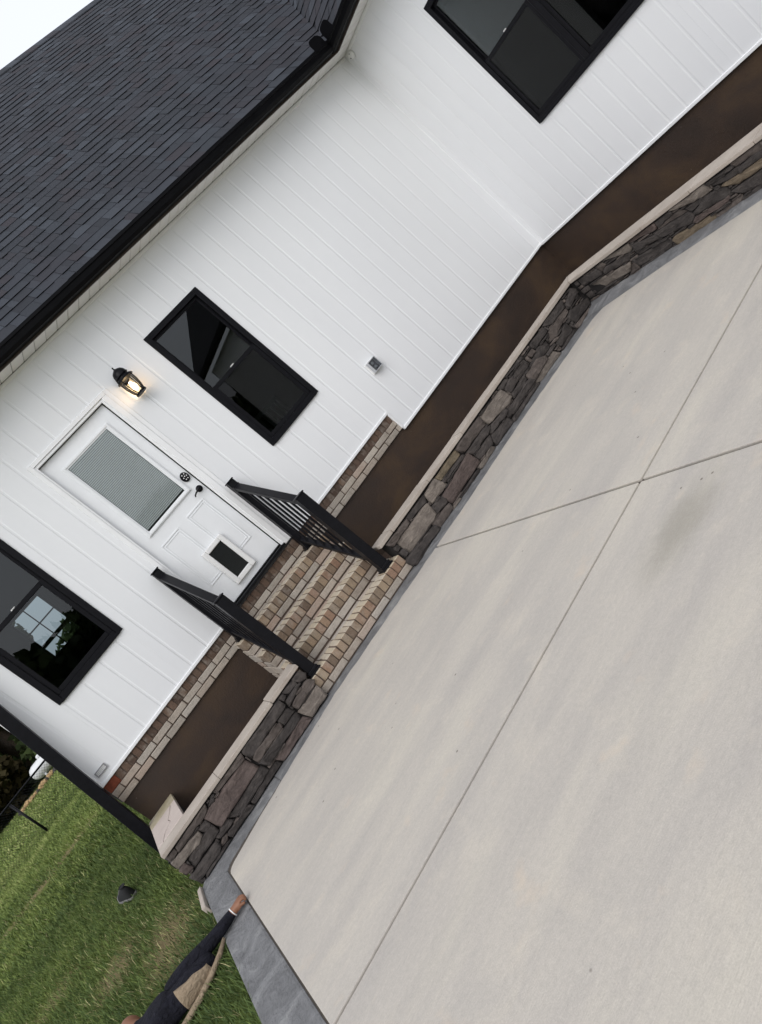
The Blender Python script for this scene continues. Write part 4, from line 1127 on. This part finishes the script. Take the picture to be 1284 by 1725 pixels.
# ------------------------------------------------------------------ chain link fence
fe = empty('chain_link_fence', (-4.25, 11.5, G)); tag(fe, 'black chain link fence with thin top rail across the lawn', 'fence')
FX0, FX1, FY, FH = -9.6, -1.9, 11.5, .965
MB().tube([(FX0, FY, FH), (FX1, FY, FH)], .022, 8).build('top_rail', M['iron'], fe, smooth=True)
for x in (-9.55, -6.9, -4.25, -2.0):
    MB().tube([(x, FY, G - .1), (x, FY, FH - .02)], .028, 8).build('post', M['iron'], fe, smooth=True)
ch = MB(); st = .075; H = FH - .02 - G - .03
x = FX0 - H
while x < FX1:
    for sgn in (1, -1):
        a, b = (x, x + H)
        p0 = [a, G + .03] if sgn > 0 else [a, FH - .02]; p1 = [b, FH - .02] if sgn > 0 else [b, G + .03]
        if a < FX0: t = (FX0 - a) / H; p0 = [FX0, p0[1] + (p1[1] - p0[1]) * t]
        if b > FX1: t = (b - FX1) / H; p1 = [FX1, p1[1] + (p0[1] - p1[1]) * t]
        ch.tube([(p0[0], FY - .003 * sgn, p0[1]), (p1[0], FY - .003 * sgn, p1[1])], .0022, 3, cap=False)
    x += st
ch.build('chain_mesh', M['iron'], fe)

# ------------------------------------------------------------------ propane tank on its log pile
tk = empty('storage_tank', (-4.6, 25.5, G)); tag(tk, 'white rounded storage tank on logs beyond the fence', 'tank')
tb = MB(); prof_ = [(0, -.85), (.14, -.83), (.25, -.74), (.30, -.60), (.31, -.5), (.31, .5), (.30, .6), (.25, .74), (.14, .83), (0, .85)]
tb.lathe(prof_, 24); o = tb.build('tank_shell', M['tank'], tk, smooth=True, loc=(-4.72, 25.5, .44), rot=(0, R_(90), 0))
MB().lathe([(0, 0), (.10, 0), (.10, .09), (.06, .13), (0, .14)], 14).build('tank_dome', M['tank'], tk, loc=(-4.86, 25.5, .735), smooth=True)
for dx in (-.45, .45): MB().box(-4.72 + dx - .04, -4.72 + dx + .04, 25.25, 25.75, G, .19).build('tank_foot', M['tank'], tk, bevel=.01)
for i in range(15):
    rr = random.Random(i + 3); x = -6.5 + i * .145 + rr.uniform(-.05, .05); y = 24.4 + rr.uniform(-.25, .3)
    me = bpy.data.meshes.new('rock'); bm = bmesh.new(); bmesh.ops.create_icosphere(bm, subdivisions=2, radius=rr.uniform(.09, .19))
    for v in bm.verts: v.co *= 1 + rr.uniform(-.16, .16); v.co.z *= .75
    bm.to_mesh(me); bm.free()
    tag(link('rock', me, M['log'] if i % 3 else M['st_d'], None, loc=(x, y, G + .07), rot=(0, 0, rr.uniform(0, 3))), 'rough tan rock in the row below the white tank' if i % 3 else 'dark grey rock in the row below the white tank', 'rock', 'tan rocks below the tank' if i % 3 else 'dark rocks below the tank')

# ------------------------------------------------------------------ grass
def grass(name, n, x0, x1, y0, y1, h, wd, seed, label, keep):
    r = np.random.default_rng(seed)
    x = r.uniform(x0, x1, n * 2); y = r.uniform(y0, y1, n * 2)
    k = keep(x, y, r); x = x[k][:n]; y = y[k][:n]; n = len(x)
    a = r.uniform(0, 2 * np.pi, n); hh = h * r.uniform(.45, 1.25, n); le = r.uniform(.15, .95, n) * hh; la = a + r.normal(0, .8, n) + 1.57
    w = wd * r.uniform(.6, 1.3, n)
    cx, sy = np.cos(a) * w, np.sin(a) * w; lx, ly = np.cos(la) * le, np.sin(la) * le
    z0 = np.full(n, G - .005)
    V = np.stack([np.stack([x - cx, y - sy, z0], 1), np.stack([x + cx, y + sy, z0], 1),
                  np.stack([x + cx * .7 + lx * .4, y + sy * .7 + ly * .4, z0 + hh * .62], 1), np.stack([x - cx * .7 + lx * .4, y - sy * .7 + ly * .4, z0 + hh * .62], 1),
                  np.stack([x + lx, y + ly, z0 + hh * .95], 1)], 1)
    idx = np.arange(n)[:, None] * 5
    L = np.concatenate([idx + np.array([[0, 1, 2, 3]]), idx + np.array([[3, 2, 4]])], 1).reshape(-1)
    me = bpy.data.meshes.new(name); me.vertices.add(n * 5); me.vertices.foreach_set('co', V.reshape(-1).astype(np.float32))
    me.loops.add(len(L)); me.loops.foreach_set('vertex_index', L.astype(np.int32))
    ls = (np.arange(n)[:, None] * 7 + np.array([[0, 4]])).reshape(-1)
    me.polygons.add(n * 2); me.polygons.foreach_set('loop_start', ls.astype(np.int32)); me.update(calc_edges=True)
    at = me.attributes.new('tint', 'FLOAT', 'FACE')
    patch = .5 + .3 * np.sin(x * 1.7 + np.sin(y * .9) * 1.6) * np.cos(y * 1.1 + x * .4) + .2 * np.sin(x * 5.3 + y * 2.1) * np.sin(y * 4.1 - x * 1.3)
    t = np.clip(r.beta(2.2, 2.6, n) * .55 + patch * .36 - .06 + np.clip((y - 1) * .03, 0, .26), 0, .86); dry = r.uniform(0, 1, n) < .02 + .05 * (patch > .85) + .22 * bare(x, y); t[dry] = r.uniform(.88, 1, dry.sum())
    at.data.foreach_set('value', np.repeat(t, 2).astype(np.float32))
    return tag(link(name, me, M['blade']), label, 'grass', kind='stuff')
def bare(x, y):                                        # worn strips and thin spots
    p1 = np.exp(-((y - 6.6 - .35 * np.sin(x * 2)) / .42) ** 2) * (x > -4.9) * (x < -2.8) * (.65 + .35 * np.sin(x * 9 + y * 5))
    p2 = np.exp(-(((x + 2.15) / .30) ** 2 + ((y + 1.1) / .65) ** 2)) * .75
    p3 = np.exp(-(((x + 2.65) / .28) ** 2 + ((y + .35) / .42) ** 2)) * .7 + np.exp(-(((x + 2.5) / .26) ** 2 + ((y + 2.9) / .36) ** 2)) * .7 + np.exp(-(((x + 3.4) / .34) ** 2 + ((y - .9) / .28) ** 2)) * .5
    return np.clip(p1 + p2 + p3, 0, .97)
kn = lambda x, y, r: (r.uniform(0, 1, len(x)) > bare(x, y)) & (x < -1.795 - .012 * np.clip(-y - 3, 0, 9)) & ~((x > -1.95) & (y > -.2))
grass('grass', 95000, -4.6, -1.8, -4.2, 3.2, .060, .0027, 1, 'short green grass blades beside the patio border', kn)
kf = lambda x, y, r: (r.uniform(0, 1, len(x)) > bare(x, y)) & (x < -1.95) & (x > -2.2 - (y + 4) * .75)
grass('grass', 90000, -13, -1.9, 3.0, 14, .075, .006, 2, 'mown green grass between the house and the fence', kf)
grass('grass', 50000, -22, -2.0, 14, 27, .09, .014, 3, 'light green far grass between the fence and the trees', lambda x, y, r: (x > -2.2 - (y + 4) * .8))

# ------------------------------------------------------------------ shoe lying on the grass
sh = empty('shoe', (-2.42, .70, G)); tag(sh, 'black lace-up shoe with grey toe lying on the grass', 'shoe')
def shoe_shell():
    secs = [(-.145, .030, .10, .0), (-.12, .040, .125, .0), (-.07, .043, .115, .0), (-.02, .042, .095, 0), (.04, .046, .075, 0), (.09, .048, .058, 0), (.125, .040, .045, 0), (.148, .020, .030, 0)]
    V, F = [], []; m = 10
    for (u, hw, h, b) in secs:
        for k in range(m):
            t = math.pi * k / (m - 1)
            V.append((u, math.cos(t) * hw * (1 - .25 * math.sin(t)), .018 + math.sin(t) ** .7 * h))
    for i in range(len(secs) - 1):
        for k in range(m - 1):
            F.append((i * m + k, i * m + k + 1, (i + 1) * m + k + 1, (i + 1) * m + k))
    F.append(tuple(range(m))); F.append(tuple(range((len(secs) - 1) * m, len(secs) * m)))
    return V, F
V, F = shoe_shell()
top = [f for f in F]
shoe_rot = (R_(0), R_(-5), R_(118)); sl_loc = (-2.42, .70, G + .022)
me = mesh('shoe_upper', V, F, True); me.materials.append(M['rubber']); me.materials.append(M['sole'])
for p in me.polygons:
    if p.center.x > .085: p.material_index = 1
link('shoe_upper', me, None, sh, loc=sl_loc, rot=shoe_rot)
so = [(-.150, .028), (-.135, .042), (-.07, .048), (0, .045), (.07, .052), (.115, .048), (.148, .026), (.155, 0)]
pl = so + [(a, -b) for a, b in reversed(so[:-1])]
MB().prism(pl, 0, .024, lambda p, t: (p[0], p[1], t)).build('sole', M['sole'], sh, bevel=.004, loc=sl_loc, rot=shoe_rot)
MB().lathe([(.030, 0), (.034, .004), (.030, .008), (.024, .004)], 14).build('collar', M['rubber'], sh, loc=(sl_loc[0] + .055, sl_loc[1] - .095, sl_loc[2] + .128), rot=shoe_rot, scale=(1.5, 1, 1))
for k in range(4):
    q = MB().tube([(.0 + .02 * k, -.024, .104 - .013 * k), (.0 + .02 * k, 0, .114 - .013 * k), (.0 + .02 * k, .024, .104 - .013 * k)], .0035, 5).build('lace', M['sole'], sh, loc=sl_loc, rot=shoe_rot)

# ------------------------------------------------------------------ person lying at the patio edge, one arm stretched out
pr = empty('person', (-2.6, -2.2, G)); tag(pr, 'person in navy and tan jacket lying on grass, one arm stretched onto the patio', 'person')
J = {}
sk_v, sk_e, sk_r = [], [], []
def jt(nm, co, r, par=None):
    J[nm] = len(sk_v); sk_v.append(co); sk_r.append(r if isinstance(r, tuple) else (r, r))
    if par is not None: sk_e.append((J[par], J[nm]))
yb = -2.20
jt('pelvis', (-2.98, yb - .06, .060), (.125, .105))
jt('waist', (-2.72, yb - .06, .050), (.120, .10), 'pelvis')
jt('chest', (-2.46, yb - .06, .050), (.130, .108), 'waist')
jt('upper', (-2.24, yb - .07, .045), (.120, .098), 'chest')
jt('front', (-2.04, yb - .075, .030), (.098, .080), 'upper')
jt('tip', (-1.86, yb - .055, .012), (.055, .045), 'front')
jt('neck', (-2.40, yb + .06, .10), .055, 'upper')
jt('head', (-2.43, yb + .14, .105), (.075, .085), 'neck')
jt('crown', (-2.42, yb + .20, .095), (.068, .074), 'head')
jt('sh_n', (-2.16, yb + .0, .088), .058, 'upper')
jt('ua_n', (-1.98, yb + .0, .072), .055, 'sh_n')
jt('el_n', (-1.82, yb + .0, .042), .044, 'ua_n')
jt('fa_n', (-1.72, yb + .0, .034), .037, 'el_n')
jt('wr_n', (-1.635, yb + .0, .031), .028, 'fa_n')
jt('pa_n', (-1.592, yb + .0, .034), (.032, .026), 'wr_n')
for i, dy in enumerate((-.027, -.009, .009, .026)):
    L = (.022, .027, .026, .020)[i]
    jt('f%da' % i, (-1.574, yb + dy, .042), .0105, 'pa_n')
    jt('f%db' % i, (-1.574 + L, yb + dy, .034), .0100, 'f%da' % i)
    jt('f%dc' % i, (-1.574 + L - .003, yb + dy, .014), .0092, 'f%db' % i)
jt('th1', (-1.590, yb - .032, .026), .011, 'pa_n'); jt('th2', (-1.562, yb - .036, .014), .0095, 'th1')
jt('sh_f', (-2.40, yb - .19, .05), .066, 'chest'); jt('el_f', (-2.62, yb - .30, .01), .045, 'sh_f'); jt('wr_f', (-2.50, yb - .40, -.01), .030, 'el_f')
for s, t in ((-1, 'n'), (1, 'f')):
    jt('hip_' + t, (-3.08, yb - .06 + .09 * s, .05), .092, 'pelvis'); jt('kn_' + t, (-3.50, yb - .06 + .13 * s, .02), .062, 'hip_' + t)
    jt('an_' + t, (-3.92, yb - .06 + .14 * s, .0), .042, 'kn_' + t); jt('to_' + t, (-4.08, yb - .06 + .15 * s, -.01), .036, 'an_' + t)
me = bpy.data.meshes.new('body_skeleton'); me.from_pydata(sk_v, sk_e, []); me.update()
tmp = bpy.data.objects.new('body_tmp', me); COL.objects.link(tmp)
sk = tmp.modifiers.new('s', 'SKIN'); sk.use_smooth_shade = True; sk.branch_smoothing = .4
for i, r in enumerate(sk_r): me.skin_vertices[0].data[i].radius = r
for i in range(len(sk_v)): me.skin_vertices[0].data[i].use_root = (i == 0)
sb = tmp.modifiers.new('u', 'SUBSURF'); sb.levels = 2; sb.render_levels = 2
dg = bpy.context.evaluated_depsgraph_get(); bme = bpy.data.meshes.new_from_object(tmp.evaluated_get(dg))
bpy.data.objects.remove(tmp)
bme.name = 'body'; bme.materials.clear()
for k in ('jacket', 'skin', 'tan', 'hair'): bme.materials.append(M[k])
for p in bme.polygons:
    c = p.center; p.use_smooth = True; k = 0
    if c.x > -1.650: k = 1
    elif c.y > yb + .045 and c.x > -2.55 and c.y < yb + .36 and c.z > .02: k = 3 if c.y > yb + .17 else 1
    elif c.x < -2.9: k = 0
    p.material_index = k
body_o = link('body', bme, None, pr)
# tan side panel of the jacket and its hem, lying over the near flank
pv, pf = [], []
NU, NV = 14, 9
for i in range(NU):
    u = i / (NU - 1); x = -2.105 + .225 * u
    for j in range(NV):
        v = j / (NV - 1); ang = R_(66 - 40 * u - (122 - 44 * u) * v)
        pv.append((x - .035 * v * (1 - u), yb - .075 - math.cos(ang) * .13, .030 + math.sin(ang) * .11))
for i in range(NU - 1):
    for j in range(NV - 1): pf.append((i * NV + j, i * NV + j + 1, (i + 1) * NV + j + 1, (i + 1) * NV + j))
pm = mesh('jacket_panel', pv, pf, True)
po_ = link('jacket_panel', pm, M['tan'], pr)
sw = po_.modifiers.new('w', 'SHRINKWRAP'); sw.target = body_o; sw.wrap_mode = 'OUTSIDE_SURFACE'; sw.offset = .006
sd = po_.modifiers.new('s', 'SOLIDIFY'); sd.thickness = .006; sd.offset = 0
hm_ = MB().tube([(-1.775, yb - .045, .006), (-1.84, yb - .098, -.006), (-1.93, yb - .145, -.014), (-2.05, yb - .180, -.020), (-2.2, yb - .195, -.024), (-2.40, yb - .20, -.026), (-2.65, yb - .195, -.028)], [.010, .016, .018, .019, .020, .020, .02], 8)
hm_.build('jacket_hem', M['tan'], pr, smooth=True)
cf = MB().tube([(-1.649, yb, .0312), (-1.643, yb, .031)], [.0308, .0302], 12).build('shirt_cuff', M['plastic'], pr, smooth=True)

# ------------------------------------------------------------------ a chair inside, seen through the window
ch_ = empty('dining_chair', (2.35, 1.2, .9)); tag(ch_, 'pale slat-back dining chair inside the house behind the window', 'chair')
cw = mat_plain('pale_wood_paint', (.55, .56, .55, 1), .5)
for dx in (-.2, .2):
    MB().tube([(2.35 + dx, 1.40, .9), (2.35 + dx, 1.42, 1.9)], .02, 8).build('back_post', cw, ch_, smooth=True)
    MB().tube([(2.35 + dx, 1.02, .9), (2.35 + dx, 1.02, 1.34)], .02, 8).build('leg', cw, ch_, smooth=True)
MB().box(2.13, 2.57, 1.0, 1.43, 1.34, 1.38).build('seat', cw, ch_, bevel=.01)
for k in range(5): MB().box(2.35 - .15 + .075 * k - .012, 2.35 - .15 + .075 * k + .012, 1.40, 1.42, 1.5, 1.84).build('slat', cw, ch_)
for z in (1.48, 1.84): MB().box(2.15, 2.55, 1.395, 1.43, z, z + .05).build('back_rail', cw, ch_, bevel=.004)
